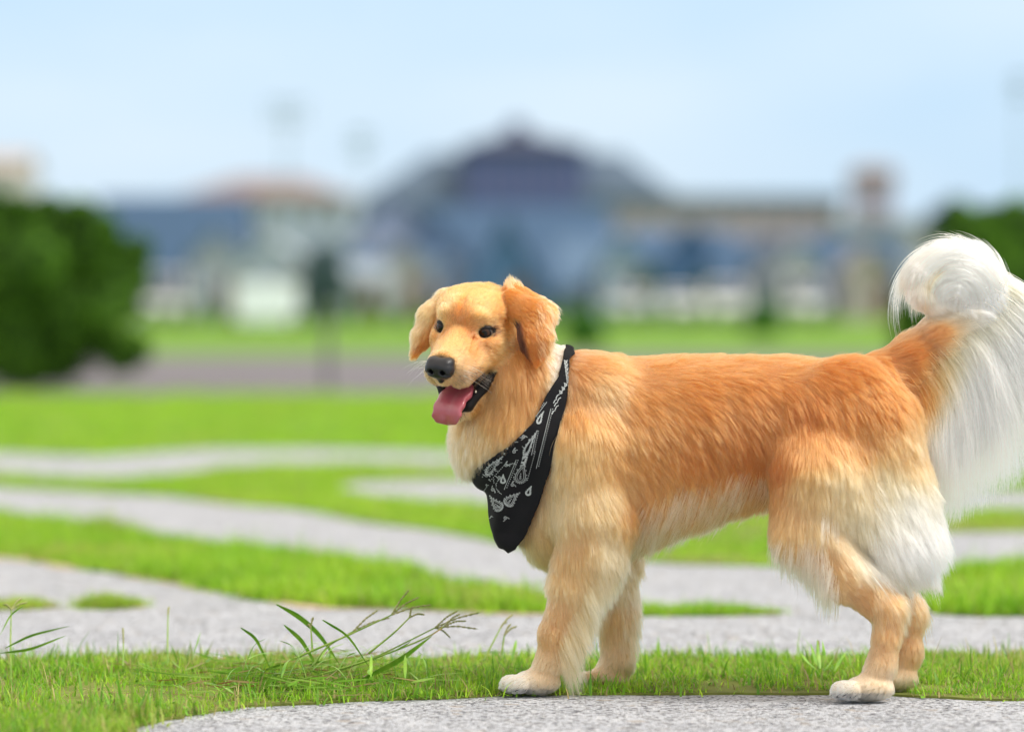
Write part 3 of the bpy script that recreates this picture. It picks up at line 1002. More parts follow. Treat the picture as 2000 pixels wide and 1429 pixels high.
TONGUE = mat_bumpy('tongue', (.43, .09, .12), .30, 900, .5, coat=.8)
tk = np.array([(30, 0, -78, 14, 6), (50, 0, -84, 22, 7), (68, 0, -90, 24, 7), (84, -1, -94, 24, 7), (95, -1, -100, 24, 7), (101, -2, -107, 24, 6.5),
               (103, -3, -114, 24, 6), (102, -4, -120, 23, 5.5), (100, -5, -125, 19, 5), (97, -5, -129, 14, 4), (95, -5, -132, 6, 2.5)], float)
ui = np.linspace(0, 10, 70)
tk = np.stack([np.interp(ui, np.arange(11), tk[:, j]) for j in range(5)], -1)
for _ in range(4):
    tk[1:-1] = (tk[:-2] + tk[1:-1] * 2 + tk[2:]) / 4
tgv = norm(np.gradient(tk[:, :3], axis=0))
side_ = np.array((0, 1.0, 0))
TVv, TF = [], []
M_ = 28
for i in range(len(tk)):
    up_ = norm(np.cross(tgv[i], side_))
    for j in range(M_):
        a = 2 * math.pi * j / M_
        cx_, sy_ = math.cos(a), math.sin(a)
        wob = 1 + .04 * math.sin(i * .45 + (2 if cx_ > 0 else 0))
        hgt = tk[i, 4] * (abs(sy_) ** .8) * np.sign(sy_)
        groove = (2.6 * math.exp(-(cx_ * 5) ** 2) - 3.0 * cx_ * cx_) * (1 if sy_ > 0 else -.3)
        TVv.append(tk[i, :3] + side_ * cx_ * tk[i, 3] * wob - up_ * 0 + up_ * (hgt - groove * min(1, i / 8) * min(1, (70 - i) / 12)))
for i in range(len(tk) - 1):
    for j in range(M_):
        TF.append((i * M_ + j, (i + 1) * M_ + j, (i + 1) * M_ + (j + 1) % M_, i * M_ + (j + 1) % M_))
TF.append(tuple(range((len(tk) - 1) * M_, len(tk) * M_)))
adopt(mesh_obj('tongue', world(h2p(np.array(TVv))), TF, TONGUE))

TOOTH = mat_basic('tooth', (.78, .70, .52), .3, .5)
for (x, y, z, hh, rr) in ((80, 15, -104, 13, 3.0), (80, -15, -104, 13, 3.0), (60, 29, -90, 8, 3.6), (52, 32, -82, 8, 3.8), (92, 17, -58, -12, 2.8), (92, -17, -58, -12, 2.8)):
    c_ = h2p((x, y, z))
    pr = [(Cone((x, y, z), (x + hh * .35, y, z + hh), rr, .8, head=True), 1)]
    grid_mesh('tooth', c_ - 24, c_ + 24, .9, pr, [], TOOTH)

# eyes: ball with iris and pupil, rims of dark skin around an almond opening
def eye(side):
    C = EYES[0 if side > 0 else 1]
    g = norm(np.array((.80, .52 * side, .05)))        # where the opening faces
    look = norm(np.array((.93, .12 * side + .1, -.05)))
    u = norm(np.cross((0, 0, 1), g))
    v = np.cross(g, u)
    n1, n2 = 28, 40
    verts, cols, faces = [], [], []
    th = np.linspace(0, math.pi, n1)
    for i in range(n1):
        for j in range(n2):
            a = 2 * math.pi * j / n2
            d = look * math.cos(th[i]) + (norm(np.cross((0, 0, 1), look)) * math.cos(a) + np.cross(look, norm(np.cross((0, 0, 1), look))) * math.sin(a)) * math.sin(th[i])
            verts.append(C + d * 12.0)
            cols.append((.003, .002, .002) if th[i] < .36 else ((.050, .020, .008) if th[i] < .80 else ((.008, .006, .006) if th[i] < .95 else (.10, .08, .07))))
    for i in range(n1 - 1):
        for j in range(n2):
            faces.append((i * n2 + j, i * n2 + (j + 1) % n2, (i + 1) * n2 + (j + 1) % n2, (i + 1) * n2 + j))
    m = mat_attr('eyeball', rough=.05, spec=.4)
    e = adopt(mesh_obj('eye', world(h2p(np.array(verts))), np.array(faces), m, cols=np.array(cols)))
    # lids
    verts, faces = [], []
    rows = 9
    for i in range(rows):
        s_ = i / (rows - 1)
        for j in range(n2):
            a = 2 * math.pi * j / n2
            hx, hy = math.cos(a), math.sin(a)
            tin = .93 / math.sqrt((hx / 1.0) ** 2 + (hy / (.50 if hy > 0 else .44)) ** 2)
            tin *= 1 + .16 * abs(hx) ** 8
            t_ = tin * (1 - s_) + (tin + .55) * s_
            rr = 12.35 + 1.3 * math.sin(s_ * math.pi * .75)
            d = g * math.cos(t_) + (u * hx + v * hy) * math.sin(t_)
            verts.append(C + d * rr)
    for i in range(rows - 1):
        for j in range(n2):
            faces.append((i * n2 + j, i * n2 + (j + 1) % n2, (i + 1) * n2 + (j + 1) % n2, (i + 1) * n2 + j))
    lid = mesh_obj('eyelid', world(h2p(np.array(verts))), np.array(faces), mat_basic('lid_skin', (.010, .007, .006), .5, .25))
    adopt(lid)


eye(1)
eye(-1)

# claws
CLAW = mat_basic('claw_horn', (.035, .028, .024), .35, .5)
for (cx_, cy_, cz_, s_) in ((1035, 1334, 28, 1.0), (1174, 1326, -126, .9), (1684, 1346, 142, 1.05), (1738, 1326, -20, .9)):
    for dz, dx in ((-28, -20), (-10, -33), (10, -34), (28, -22)):
        a_c = np.array((cx_ + (dx - 18) * s_, cy_ + 5 * s_, cz_ + dz * s_))
        grid_mesh('claw', a_c - 16, a_c + 14, .9, [(Cone(a_c + (5, -1, 0), a_c + (-7, 7, 0), 2.6, .8), 1)], [], CLAW)

# whiskers
n = 26
wp = []
for k in range(n):
    s_ = 1 if k % 2 else -1
    r0 = h2p((rng.uniform(95, 122), s_ * 32, rng.uniform(-44, -24)))
    o = norm(np.array((.1, s_ * 1.0, rng.uniform(-.5, .1)))) @ HM
    u = np.linspace(0, 1, 8)[:, None]
    wp.append(r0 + o * u * rng.uniform(35, 60) + np.array((8, 14, 0)) * u * u)
adopt(curves_obj('whiskers', world(np.array(wp)), np.full((n, 8), .22 * UN) * np.linspace(1, .3, 8), np.full((n, 3), .55), HAIR))

# ------------------------------------------------------------------ bandana
dr_prims = PARTS['neck'] + PARTS['torso'][:2] + [(Blend([Cone((1014, 925, -10), (1016, 985, -5), 60, 47), Cone((1016, 985, -5), (1002, 1050, 10), 47, 20)], 20), 20)]
bg_ = Grid((905, 662, -235), (1140, 1096, 215), 2.2)
for pr, k in PARTS['torso'][:1] + PARTS['neck'] + dr_prims[len(PARTS['neck']) + 1:]:
    bg_.op(pr, k)
ax = [bg_.lo[j] + bg_.vox * np.arange(bg_.n[j]) for j in range(3)]
PP = np.stack(np.meshgrid(*ax, indexing='ij'), -1)
al = (PP[..., 0] * .94 + PP[..., 1] * .34)
fold = 4.6 * np.sin(al / 9.5 + 1.4 * np.sin(PP[..., 1] / 70)) * np.clip((PP[..., 1] - 700) / 150, 0, 1) * np.clip((1085 - PP[..., 1]) / 60, .3, 1)
fold += 2.2 * vnoise(PP / 26, 77)
shell = np.abs(bg_.g - 13.5 - fold) - 2.4
pol = np.asarray(BAND, float)
xy = np.stack(np.meshgrid(ax[0], ax[1], indexing='ij'), -1)
sp = sdf_poly(xy, pol)[:, :, None]
sp = sp + 1.2 * vnoise(PP / 7, 5)
solid = np.maximum(shell, sp)
bv2, bq2 = bg_.mesh(g=solid)
cloth = mat_basic('black_cotton', (.008, .008, .010), .85, .2)
t = cloth.node_tree
b = t.nodes['Principled BSDF']
b.inputs['Sheen Weight'].default_value = .04
tc = t.nodes.new('ShaderNodeTexCoord')
nz_ = t.nodes.new('ShaderNodeTexNoise')
nz_.inputs['Scale'].default_value = 700
bp = t.nodes.new('ShaderNodeBump')
bp.inputs['Strength'].default_value = .3
bp.inputs['Distance'].default_value = .0006
t.links.new(tc.outputs['Object'], nz_.inputs['Vector'])
t.links.new(nz_.outputs['Fac'], bp.inputs['Height'])
t.links.new(bp.outputs['Normal'], b.inputs['Normal'])
bandana = mesh_obj('bandana', world(bv2), bq2, cloth)
tag(bandana, 'black bandana with white paisley print tied round the retriever\'s neck', 'bandana')
bsol = Grid(bg_.lo, bg_.lo + bg_.n * bg_.vox, bg_.vox)
bsol.g = solid.astype(np.float32)


def cloth_front(xy_):
    xy_ = np.asarray(xy_, float)
    z = np.full(len(xy_), 205.0)
    live = np.ones(len(xy_), bool)
    for _ in range(420):
        s_ = bsol.at(np.column_stack([xy_, z]))
        live &= s_ > 0.2
        z = np.where(live, z - 1.0, z)
    return z, ~live


SV, SF = [], []


def stroke(path, width=1.5, closed=False):
    p = np.asarray(path, float)
    if closed:
        p = np.vstack([p, p[:1]])
    seg = np.linalg.norm(np.diff(p, axis=0), axis=1)
    cum = np.concatenate([[0], np.cumsum(seg)])
    m = max(2, int(cum[-1] / 2.2) + 1)
    s_ = np.linspace(0, cum[-1], m)
    p = np.stack([np.interp(s_, cum, p[:, 0]), np.interp(s_, cum, p[:, 1])], -1)
    tg = norm(np.gradient(p, axis=0))
    nn = np.stack([-tg[:, 1], tg[:, 0]], -1)
    wv = width * (.85 + .3 * rng.random((m, 1)))
    l_, r_ = p + nn * wv / 2, p - nn * wv / 2
    zl, okl = cloth_front(l_)
    zr, okr = cloth_front(r_)
    base = len(SV)
    for i in range(m):
        SV.append((*l_[i], zl[i] + 1.0))
        SV.append((*r_[i], zr[i] + 1.0))
    for i in range(m - 1):
        if okl[i] and okl[i + 1] and okr[i] and okr[i + 1] and abs(zl[i] - zl[i + 1]) < 9:
            SF.append((base + 2 * i, base + 2 * i + 1, base + 2 * i + 3, base + 2 * i + 2))


def K_(x, y):
    return (850 + x / 3.2475, 660 + y / 3.2475)


def ring(cx, cy, r, wd=1.1, n=10):
    a = np.linspace(0, 2 * math.pi, n, endpoint=False)
    stroke(np.stack([cx + r * np.cos(a), cy + r * np.sin(a)], -1), wd, True)


def dot(cx, cy, r=.8):
    stroke([(cx - r, cy), (cx + r, cy)], r * 1.8)


def tear(cx, cy, ang, ln, wd, n=36):
    """teardrop outline: bulb at the origin end, tip in direction ang (degrees, 0 = right, 90 = up)"""
    t = np.linspace(0, 2 * math.pi, n, endpoint=False)
    x = np.where(np.cos(t) > 0, np.cos(t) * ln * .72, np.cos(t) * ln * .28)
    y = np.sin(t) * wd / 2 * np.where(np.cos(t) > 0, (1 - np.cos(t)) ** .75 * .55 + .45 * (1 - np.cos(t) ** 2), 1)
    y = y + np.where(x > 0, (x / ln) ** 2 * wd * .5, 0)
    a = R(ang)
    return np.stack([cx + x * math.cos(a) + y * math.sin(a), cy - x * math.sin(a) + y * math.cos(a)], -1)


def paisley(cx, cy, ang, ln, wd, inner=True):
    stroke(tear(cx, cy, ang, ln, wd), 1.2, True)
    stroke(tear(cx, cy, ang, ln * .74, wd * .68), .9, True)
    o = tear(cx, cy, ang, ln * 1.18, wd * 1.28, 22)
    for p in o:
        dot(*p, 1.0)
    if inner:
        a = R(ang)
        for k in range(3):
            ring(cx + (k * 4.2 - 2.5) * math.cos(a), cy - (k * 4.2 - 2.5) * math.sin(a), 1.9 - .4 * k, 1.0, 8)


def dotted(a, b, solid=True, off=3.6, step=4.4):
    a, b = np.array(a, float), np.array(b, float)
    L_ = np.linalg.norm(b - a)
    d = (b - a) / L_
    nn = np.array((-d[1], d[0]))
    if solid:
        stroke([a + nn * off, b + nn * off], .9)
    for k in range(int(L_ / step)):
        dot(*(a + d * step * k), .85)


paisley(*K_(540, 880), 84, 38, 20)
paisley(*K_(470, 1035), 52, 30, 17)
paisley(*K_(398, 1065), 140, 30, 16)
paisley(*K_(585, 700), 66, 46, 10, False)
paisley(*K_(350, 830), 52, 40, 12, False)
for a, b in (((745, 450), (652, 830)), ((525, 775), (448, 965)), ((655, 590), (622, 745))):
    dotted(K_(*a), K_(*b))
dotted(K_(560, 585), K_(700, 400), True, 3)
dotted(K_(300, 880), K_(430, 745), False)
for (x, y) in ((445, 1140), (365, 960), (450, 805), (405, 885), (500, 720), (490, 930), (325, 870), (560, 625)):
    cx, cy = K_(x, y)
    ring(cx, cy, 3.0, 1.1)
    ring(cx, cy, 1.2, .9, 6)
    for k in range(3):
        a = rng.random() * 6.28
        stroke([(cx + 4 * math.cos(a), cy + 4 * math.sin(a)), (cx + 8 * math.cos(a + .5), cy + 8 * math.sin(a + .5))], 1.1)
paisley(*K_(660, 520), 70, 22, 7, False)
paisley(*K_(430, 905), 100, 14, 8, False)
paisley(*K_(590, 980), 75, 16, 8, False)
dotted(K_(585, 900), K_(640, 700), False)
dotted(K_(350, 905), K_(470, 770), False)
for k in range(16):
    x_, y_ = 300 + 19 * k, 905 - 33 * k + 14
    cx, cy = K_(x_ + 24, y_ + 12)
    ring(cx, cy, 1.5, 1.0, 7)
for k in range(20):      # small sprigs scattered between the motifs
    u_, v_ = rng.random(), rng.random()
    x_ = 945 + 120 * u_
    y_ = 930 - (x_ - 940) * 1.15 + v_ * 110
    a = rng.random() * 6.28
    stroke([(x_ + 3.2 * math.cos(a + q), y_ + 3.2 * math.sin(a + q)) for q in (0, .8, 1.6, 2.4)], .9)
    dot(x_ + 5 * math.cos(a), y_ + 5 * math.sin(a), .7)
for k in range(7):       # floral border between the paisleys
    x, y = 575 - k * 3, 735 + k * 11
    cx, cy = K_(x, y)
    a = rng.random() * 6.28
    stroke([(cx - 5, cy + 1), (cx, cy - 3 * math.cos(a)), (cx + 5, cy + 2)], 1.3)
    ring(cx + 3 * math.sin(a * 3), cy, 2.0, 1.0, 7)
for k in range(9):       # border of the narrow top band
    cx, cy = K_(828 + 3 * k - (k > 5) * 18 * (k - 5), 150 + 24 * k)
    stroke([(cx - 3.5, cy - 3), (cx + 1, cy), (cx + 3.5, cy - 3)], 1.5)
    stroke([(cx - 3, cy + 2), (cx, cy + 4), (cx + 3, cy + 1)], 1.3)
    ring(cx - .5, cy, 2.2, 1.1, 7)
for (x, y) in ((775, 370), (785, 390), (765, 420), (770, 440), (750, 470), (760, 400)):
    cx, cy = K_(x, y)
    stroke([(cx - 3, cy + 4), (cx, cy - 2), (cx + 4, cy - 4)], 1.7)
bandana.data.materials.clear()
old = bandana.data
nb = len(bv2)
bandana.data = mesh_obj('bandana_cloth', world(np.vstack([bv2, np.array(SV)])), np.vstack([bq2, np.array(SF) + nb]), cloth).data
bpy.data.objects.remove([o for o in S.objects if o.name.startswith('bandana_cloth')][0])
bandana.data.materials.append(mat_basic('white_print', (.46, .49, .49), .8, .2))
mi = np.zeros(len(bq2) + len(SF), np.int32)
mi[len(bq2):] = 1
bandana.data.polygons.foreach_set('material_index', mi)

# ================================================================== THE PARK
def jitter_poly(poly, step, amp, seed):
    """ground polygon from pixel corners; edges subdivided and made irregular"""
    g = np.array([ground_pt(*p) for p in poly])
    out = []
    for a, b in zip(g, np.roll(g, -1, 0)):
        m = max(1, int(np.linalg.norm(b - a) / step))
        m = min(m, 260)
        for k in range(m):
            out.append(a + (b - a) * k / m)
    out = np.array(out)
    q = np.column_stack([out / (step * 4), np.zeros(len(out))])
    q2 = q * 3.3
    return out + np.stack([vnoise(q, seed), vnoise(q, seed + 1)], -1) * amp + np.stack([vnoise(q2, seed), vnoise(q2, seed + 1)], -1) * amp * .5


def flat_poly(name, pts, z, mat, depth=0.0):
    from mathutils.geometry import tessellate_polygon
    tri = tessellate_polygon([[Vector((p[0], p[1], 0)) for p in pts]])
    v = [(p[0], p[1], z) for p in pts]
    f = []
    for a, b, c in tri:
        n_ = (pts[b][0] - pts[a][0]) * (pts[c][1] - pts[a][1]) - (pts[b][1] - pts[a][1]) * (pts[c][0] - pts[a][0])
        f.append((a, b, c) if n_ > 0 else (a, c, b))
    if depth:
        n = len(pts)
        v += [(p[0], p[1], z - depth) for p in pts]
        f += [(i, (i + 1) % n, n + (i + 1) % n, n + i) for i in range(n)]
    return mesh_obj(name, v, f, mat, smooth=False)


# --- materials of the ground
def ground_mat(name, cols, scales, rough=.95, bump=.5, dist=.004, speck=None):
    m = mat_basic(name, cols[0], rough, .2)
    t = m.node_tree
    b = t.nodes['Principled BSDF']
    tc = t.nodes.new('ShaderNodeTexCoord')
    L = t.links.new
    n1 = t.nodes.new('ShaderNodeTexNoise')
    n1.inputs['Scale'].default_value = scales[0]
    n1.inputs['Detail'].default_value = 5
    r1 = t.nodes.new('ShaderNodeValToRGB')
    r1.color_ramp.elements[0].position, r1.color_ramp.elements[1].position = .36, .64
    r1.color_ramp.elements[0].color = (*cols[0], 1)
    r1.color_ramp.elements[1].color = (*cols[1], 1)
    n2 = t.nodes.new('ShaderNodeTexNoise')
    n2.inputs['Scale'].default_value = scales[1]
    n2.inputs['Detail'].default_value = 3
    L(tc.outputs['Object'], n1.inputs['Vector'])
    L(tc.outputs['Object'], n2.inputs['Vector'])
    L(n1.outputs['Fac'], r1.inputs['Fac'])
    last = r1.outputs['Color']
    if speck:
        for (sc, th, c, f) in speck:
            v = t.nodes.new('ShaderNodeTexVoronoi')
            v.inputs['Scale'].default_value = sc
            L(tc.outputs['Object'], v.inputs['Vector'])
            sp_ = t.nodes.new('ShaderNodeSeparateColor')
            L(v.outputs['Color'], sp_.inputs['Color'])
            rr = t.nodes.new('ShaderNodeValToRGB')
            rr.color_ramp.elements[0].position, rr.color_ramp.elements[1].position = th, min(th + .06, 1)
            rr.color_ramp.elements[0].color = (0, 0, 0, 1)
            rr.color_ramp.elements[1].color = (f, f, f, 1)
            mx_ = t.nodes.new('ShaderNodeMixRGB')
            mx_.inputs['Color2'].default_value = (*c, 1)
            L(sp_.outputs['Red'], rr.inputs['Fac'])
            L(rr.outputs['Color'], mx_.inputs['Fac'])
            L(last, mx_.inputs['Color1'])
            last = mx_.outputs['Color']
    L(last, b.inputs['Base Color'])
    bp = t.nodes.new('ShaderNodeBump')
    bp.inputs['Strength'].default_value = bump
    bp.inputs['Distance'].default_value = dist
    L(n2.outputs['Fac'], bp.inputs['Height'])
    L(bp.outputs['Normal'], b.inputs['Normal'])
    return m


M_PAVE = ground_mat('rough_stone_paving', ((.52, .545, .60), (.64, .665, .72)), (7, 260), bump=1.0, dist=.012,
                    speck=[(170, .74, (.07, .07, .08), .85), (230, .78, (.80, .81, .84), .9), (95, .86, (.16, .16, .18), .7), (45, .95, (.45, .36, .26), .5)])
M_SOIL = ground_mat('turf_soil', ((.13, .15, .035), (.20, .24, .05)), (9, 60), bump=.6, dist=.01, speck=[(60, .93, (.26, .19, .11), .5)])
M_LAWN = ground_mat('far_lawn', ((.10, .22, .018), (.15, .28, .028)), (.35, 6), bump=.6, dist=.05)
M_ROAD = ground_mat('old_asphalt', ((.14, .13, .14), (.17, .16, .175)), (.6, 40), bump=.3)
M_SAND = ground_mat('sandy_earth', ((.50, .36, .24), (.62, .48, .34)), (12, 90), bump=.5)

# the ground sheet to the horizon, with paving laid on it round the lawns
gs = mesh_obj('ground', [(-1500, -60, -.012), (1500, -60, -.012), (1500, 3000, -.012), (-1500, 3000, -.012)], [(0, 1, 2, 3)], M_LAWN, smooth=False)
gs['kind'] = 'structure'
pave = mesh_obj('paved_path', [(-14, -8, 0), (14, -8, 0), (14, 13, 0), (-14, 13, 0)], [(0, 1, 2, 3)], M_PAVE, smooth=False)
pave['kind'] = 'structure'
y0, y1 = ground_pt(0, 770)[1], ground_pt(0, 692)[1]
road = mesh_obj('road', [(-90, y0, .0), (90, y0, .0), (90, y1, .0), (-90, y1, .0)], [(0, 1, 2, 3)], M_ROAD, smooth=False)
road['kind'] = 'structure'

LAWNS = {
    'A': [(-900, 1300), (0, 1292), (300, 1290), (1000, 1286), (1300, 1288), (2600, 1284), (2600, 1366), (1900, 1368), (1700, 1358), (1500, 1357), (1000, 1360), (800, 1365), (640, 1372),
          (480, 1380), (360, 1398), (240, 1432), (150, 1500), (50, 1640), (-900, 1900)],
    'C': [(-900, 975), (0, 1016), (400, 1066), (700, 1110), (900, 1141), (1040, 1170), (1085, 1190), (1060, 1198), (820, 1192), (640, 1184), (500, 1172), (400, 1150),
          (200, 1116), (0, 1086), (-900, 1020)],
    'R': [(1700, 1160), (1830, 1112), (2000, 1104), (2700, 1094), (2700, 1206), (1900, 1204), (1760, 1192)],
    'E': [(-1200, 900), (0, 926), (150, 937), (300, 931), (450, 916), (600, 908), (850, 910), (1200, 907), (2800, 902), (2800, 958), (1850, 960), (1400, 945), (870, 938), (720, 942),
          (640, 958), (720, 972), (950, 990), (1400, 992), (1850, 1001), (2800, 1004), (2800, 1026), (1850, 1040), (1700, 1066), (1500, 1106), (1300, 1102), (1100, 1084), (1000, 1066),
          (870, 1044), (700, 1020), (600, 999), (300, 969), (0, 950), (-1200, 931)],
    'I': [(-1500, 876), (0, 886), (200, 892), (400, 878), (600, 877), (850, 884), (1200, 892), (2800, 888), (2800, 771.5), (-1500, 771.5)],
}
SLIVERS = {'S1': [(-300, 1172), (60, 1177), (112, 1185), (60, 1192), (-300, 1194)], 'S2': [(158, 1187), (200, 1179), (262, 1181), (274, 1186), (215, 1191)],
           'S3': [(1150, 1198), (1300, 1193), (1450, 1192), (1532, 1198), (1400, 1203), (1200, 1204)]}
ISL = {}
kz = 0
for nm, poly in {**LAWNS, **SLIVERS}.items():
    step = .03 if nm[0] in 'ACRS' else .15
    P_ = jitter_poly(poly, step, .02 if nm[0] in 'ACR' else (.006 if nm[0] == 'S' else .05), 100 + kz)
    ISL[nm] = P_
    o = flat_poly('lawn', P_, .004, M_SOIL if nm[0] != 'I' else M_LAWN, .02)
    o['kind'] = 'structure'
    if nm in ('C', 'S1', 'S2', 'S3', 'R'):     # rim of bare sandy earth
        c0 = P_.mean(0)
        ed = np.roll(P_, -1, 0) - np.roll(P_, 1, 0)
        nn = norm(np.stack([ed[:, 1], -ed[:, 0]], -1))
        if (in_poly(P_ + nn * .004, P_)).mean() > .5:
            nn = -nn
        wv = (.018 + .03 * np.clip(vnoise(np.column_stack([P_ * 2.2, P_[:, 0] * 0]), 300 + kz), 0, 1)) * (2.4 if nm == 'C' else .45) * np.clip(.75 + 1.1 * vnoise(np.column_stack([P_ * 5, P_[:, 0] * 0]), 400 + kz), .0, 2)
        o = flat_poly('earth_rim', P_ + nn * wv[:, None], .002, M_SAND)
        o['kind'] = 'structure'
    kz += 2

# --- grass blades: one sheet of growing grass per lawn, real leaf geometry
M_BLADE = mat_attr('grass_blade', rough=.5, spec=.35, trans=.42)


def blades(name, poly, n, hgt, wid, lean=.5, box=None, cols=None, dead=.06, near=None, flat=0.0, z0=.004, overh=.028):
    lo, hi = poly.min(0) - .03, poly.max(0) + .03
    if box:
        lo, hi = np.maximum(lo, box[0]), np.minimum(hi, box[1])
    P = np.empty((0, 2))
    while len(P) < n:
        q = rng.uniform(lo, hi, (n * 3, 2))
        # keep what the lens could see from about here
        dist = q[:, 1] + D
        q = q[np.abs(q[:, 0]) < dist * .134 * 1.6 + .1]
        q = q[in_poly(q + rng.normal(0, overh, q.shape) * (rng.random((len(q), 1)) < .4), poly)]
        cl = vnoise(np.column_stack([q / .09, q[:, 0] * 0]), 51) * .5 + vnoise(np.column_stack([q / .35, q[:, 0] * 0]), 52) * .5
        q = q[rng.random(len(q)) < np.clip(.62 + 1.3 * cl, .05, 1)]
        P = np.vstack([P, q])
    P = P[:n]
    az = rng.random(n) * 2 * math.pi
    tuft = 1 + .35 * vnoise(np.column_stack([P / .06, P[:, 0] * 0]), 53) + .3 * vnoise(np.column_stack([P / .3, P[:, 0] * 0]), 54)
    h = hgt * tuft * rng.lognormal(0, .33, n)
    wd = wid * rng.uniform(.6, 1.3, n)
    ln_ = np.abs(rng.normal(0, lean, n)) + .08 + flat
    d = np.stack([np.cos(az), np.sin(az)], -1)
    side = np.stack([-d[:, 1], d[:, 0]], -1)
    rows = 4
    V = np.empty((n, rows, 2, 3))
    for k in range(rows):
        u = k / (rows - 1)
        ang = ln_ * (.35 + .9 * u)
        r = h * u * np.sin(np.minimum(ang, 1.45))
        z = z0 + h * u * np.cos(np.minimum(ang, 1.45)) - .002
        ww = wd * (1 - u ** 1.7 * .93) * (.75 + .25 * (u < .7))
        for s_ in (0, 1):
            sg = (s_ - .5)
            V[:, k, s_, 0] = P[:, 0] + d[:, 0] * r + side[:, 0] * sg * ww
            V[:, k, s_, 1] = P[:, 1] + d[:, 1] * r + side[:, 1] * sg * ww
            V[:, k, s_, 2] = z
    base = np.arange(n)[:, None, None] * rows * 2
    f = np.array([[2 * k, 2 * k + 1, 2 * k + 3, 2 * k + 2] for k in range(rows - 1)])[None]
    F = (base + f).reshape(-1, 4)
    c1, c2 = cols or ((.19, .45, .020), (.44, .66, .050))
    mixv = np.clip(.5 + .35 * vnoise(np.column_stack([P / .22, P[:, 0] * 0]), 55) + .28 * rng.normal(size=n), 0, 1)[:, None]
    c = np.array(c1) * (1 - mixv) + np.array(c2) * mixv
    dd = rng.random(n) < dead
    c[dd] = np.array((.46, .38, .17)) * rng.uniform(.6, 1.15, (dd.sum(), 1))
    pt = np.clip(vnoise(np.column_stack([P / .5, P[:, 0] * 0]), 57) * 1.5 - .4, 0, .55)[:, None] * (rng.random((n, 1)) < .6)
    c = c * (1 - pt) + np.array((.46, .44, .12)) * pt
    c = c * rng.lognormal(0, .16, (n, 1))
    C4 = np.repeat(c, rows * 2, 0)
    o = mesh_obj(name, V.reshape(-1, 3), F, M_BLADE, cols=C4)
    o['kind'] = 'stuff'
    return o


GQ = QF * 1.2
blades('grass', ISL['A'], int(80000 * GQ), .020, .0026, lean=.75, dead=.15, box=((-2.8, -4.5), (2.8, 2)))
blades('grass', ISL['A'], int(12000 * GQ), .027, .0048, lean=.9, box=((-2.8, -4.5), (2.8, 2)), cols=((.13, .33, .03), (.22, .44, .04)))
blades('dry_grass', ISL['A'], int(9000 * GQ), .034, .0016, lean=.5, flat=.6, dead=1, box=((-2.8, -4.5), (2.8, 2)))
blades('grass', ISL['C'], int(90000 * GQ), .030, .0038, lean=.6)
blades('grass', ISL['R'], int(30000 * GQ), .030, .0038, lean=.6)
blades('grass', ISL['E'], int(90000 * GQ), .020, .006, lean=.7)
blades('grass', ISL['I'], int(80000 * GQ), .025, .014)
blades('broad_weeds', ISL['A'], int(3500 * GQ), .014, .0085, lean=.5, flat=.7, cols=((.14, .36, .03), (.26, .50, .05)), box=((-2.8, -4.5), (2.8, 2)))
for s_ in SLIVERS:
    blades('grass', ISL[s_], int(2600 * GQ), .019, .0026, z0=.003)

# --- long arching stalks of crab grass: each clump is a plant with its stems, leaves and seed heads
def tube_path(p, r, m=5):
    p = np.asarray(p, float)
    tg = norm(np.gradient(p, axis=0))
    up = np.array((0, 0, 1.0))
    a = norm(np.cross(tg, up) + 1e-6)
    b = np.cross(a, tg)
    V = []
    for i in range(len(p)):
        for j in range(m):
            t_ = 2 * math.pi * j / m
            V.append(p[i] + (a[i] * math.cos(t_) + b[i] * math.sin(t_)) * r[i])
    F = [(i * m + j, i * m + (j + 1) % m, (i + 1) * m + (j + 1) % m, (i + 1) * m + j) for i in range(len(p) - 1) for j in range(m)]
    return V, F


def leaf_path(p, wd, twist=0.0):
    p = np.asarray(p, float)
    tg = norm(np.gradient(p, axis=0))
    sd = norm(np.cross(tg, (0, .5, 1)) + 1e-6)
    V, F = [], []
    n = len(p)
    for i in range(n):
        u = i / (n - 1)
        ww = wd * (math.sin(min(1, u * 2.2 + .18) * math.pi / 2) * (1 - u ** 2.2) + .03)
        s2 = sd[i] * math.cos(twist * u) + np.cross(sd[i], tg[i]) * math.sin(twist * u)
        V += [p[i] - s2 * ww / 2, p[i] + np.array((0, 0, -.0)) + np.cross(s2, tg[i]) * ww * .12, p[i] + s2 * ww / 2]
    for i in range(n - 1):
        for k in (0, 1):
            F.append((3 * i + k, 3 * i + k + 1, 3 * i + k + 4, 3 * i + k + 3))
    return V, F


M_STEM = mat_noise('stem_green', (.17, .33, .04), (.32, .44, .08), 60, .5, .1)
M_LEAF = mat_noise('leaf_green', (.16, .40, .03), (.32, .56, .06), 45, .45, .1)
M_SEED = mat_noise('seed_head', (.24, .30, .08), (.42, .38, .18), 220, .8, .6)
M_BROWN = mat_noise('withered_leaf', (.28, .11, .04), (.42, .24, .10), 60, .8, .4)


def px3(px, py, depth):
    """point in space on a plane `depth` metres beyond the middle of the dog"""
    dist = D + depth
    return np.array(((px - 1000) / FPX * dist, depth, H - (py - HZ) / FPX * dist))


def bez(pts, n=14):
    pts = np.asarray(pts, float)
    t = np.linspace(0, 1, n)
    k = np.linspace(0, 1, len(pts))
    q = np.stack([np.interp(t, k, pts[:, j]) for j in range(3)], -1)
    for _ in range(3):
        q[1:-1] = (q[:-2] + 2 * q[1:-1] + q[2:]) / 4
    return q


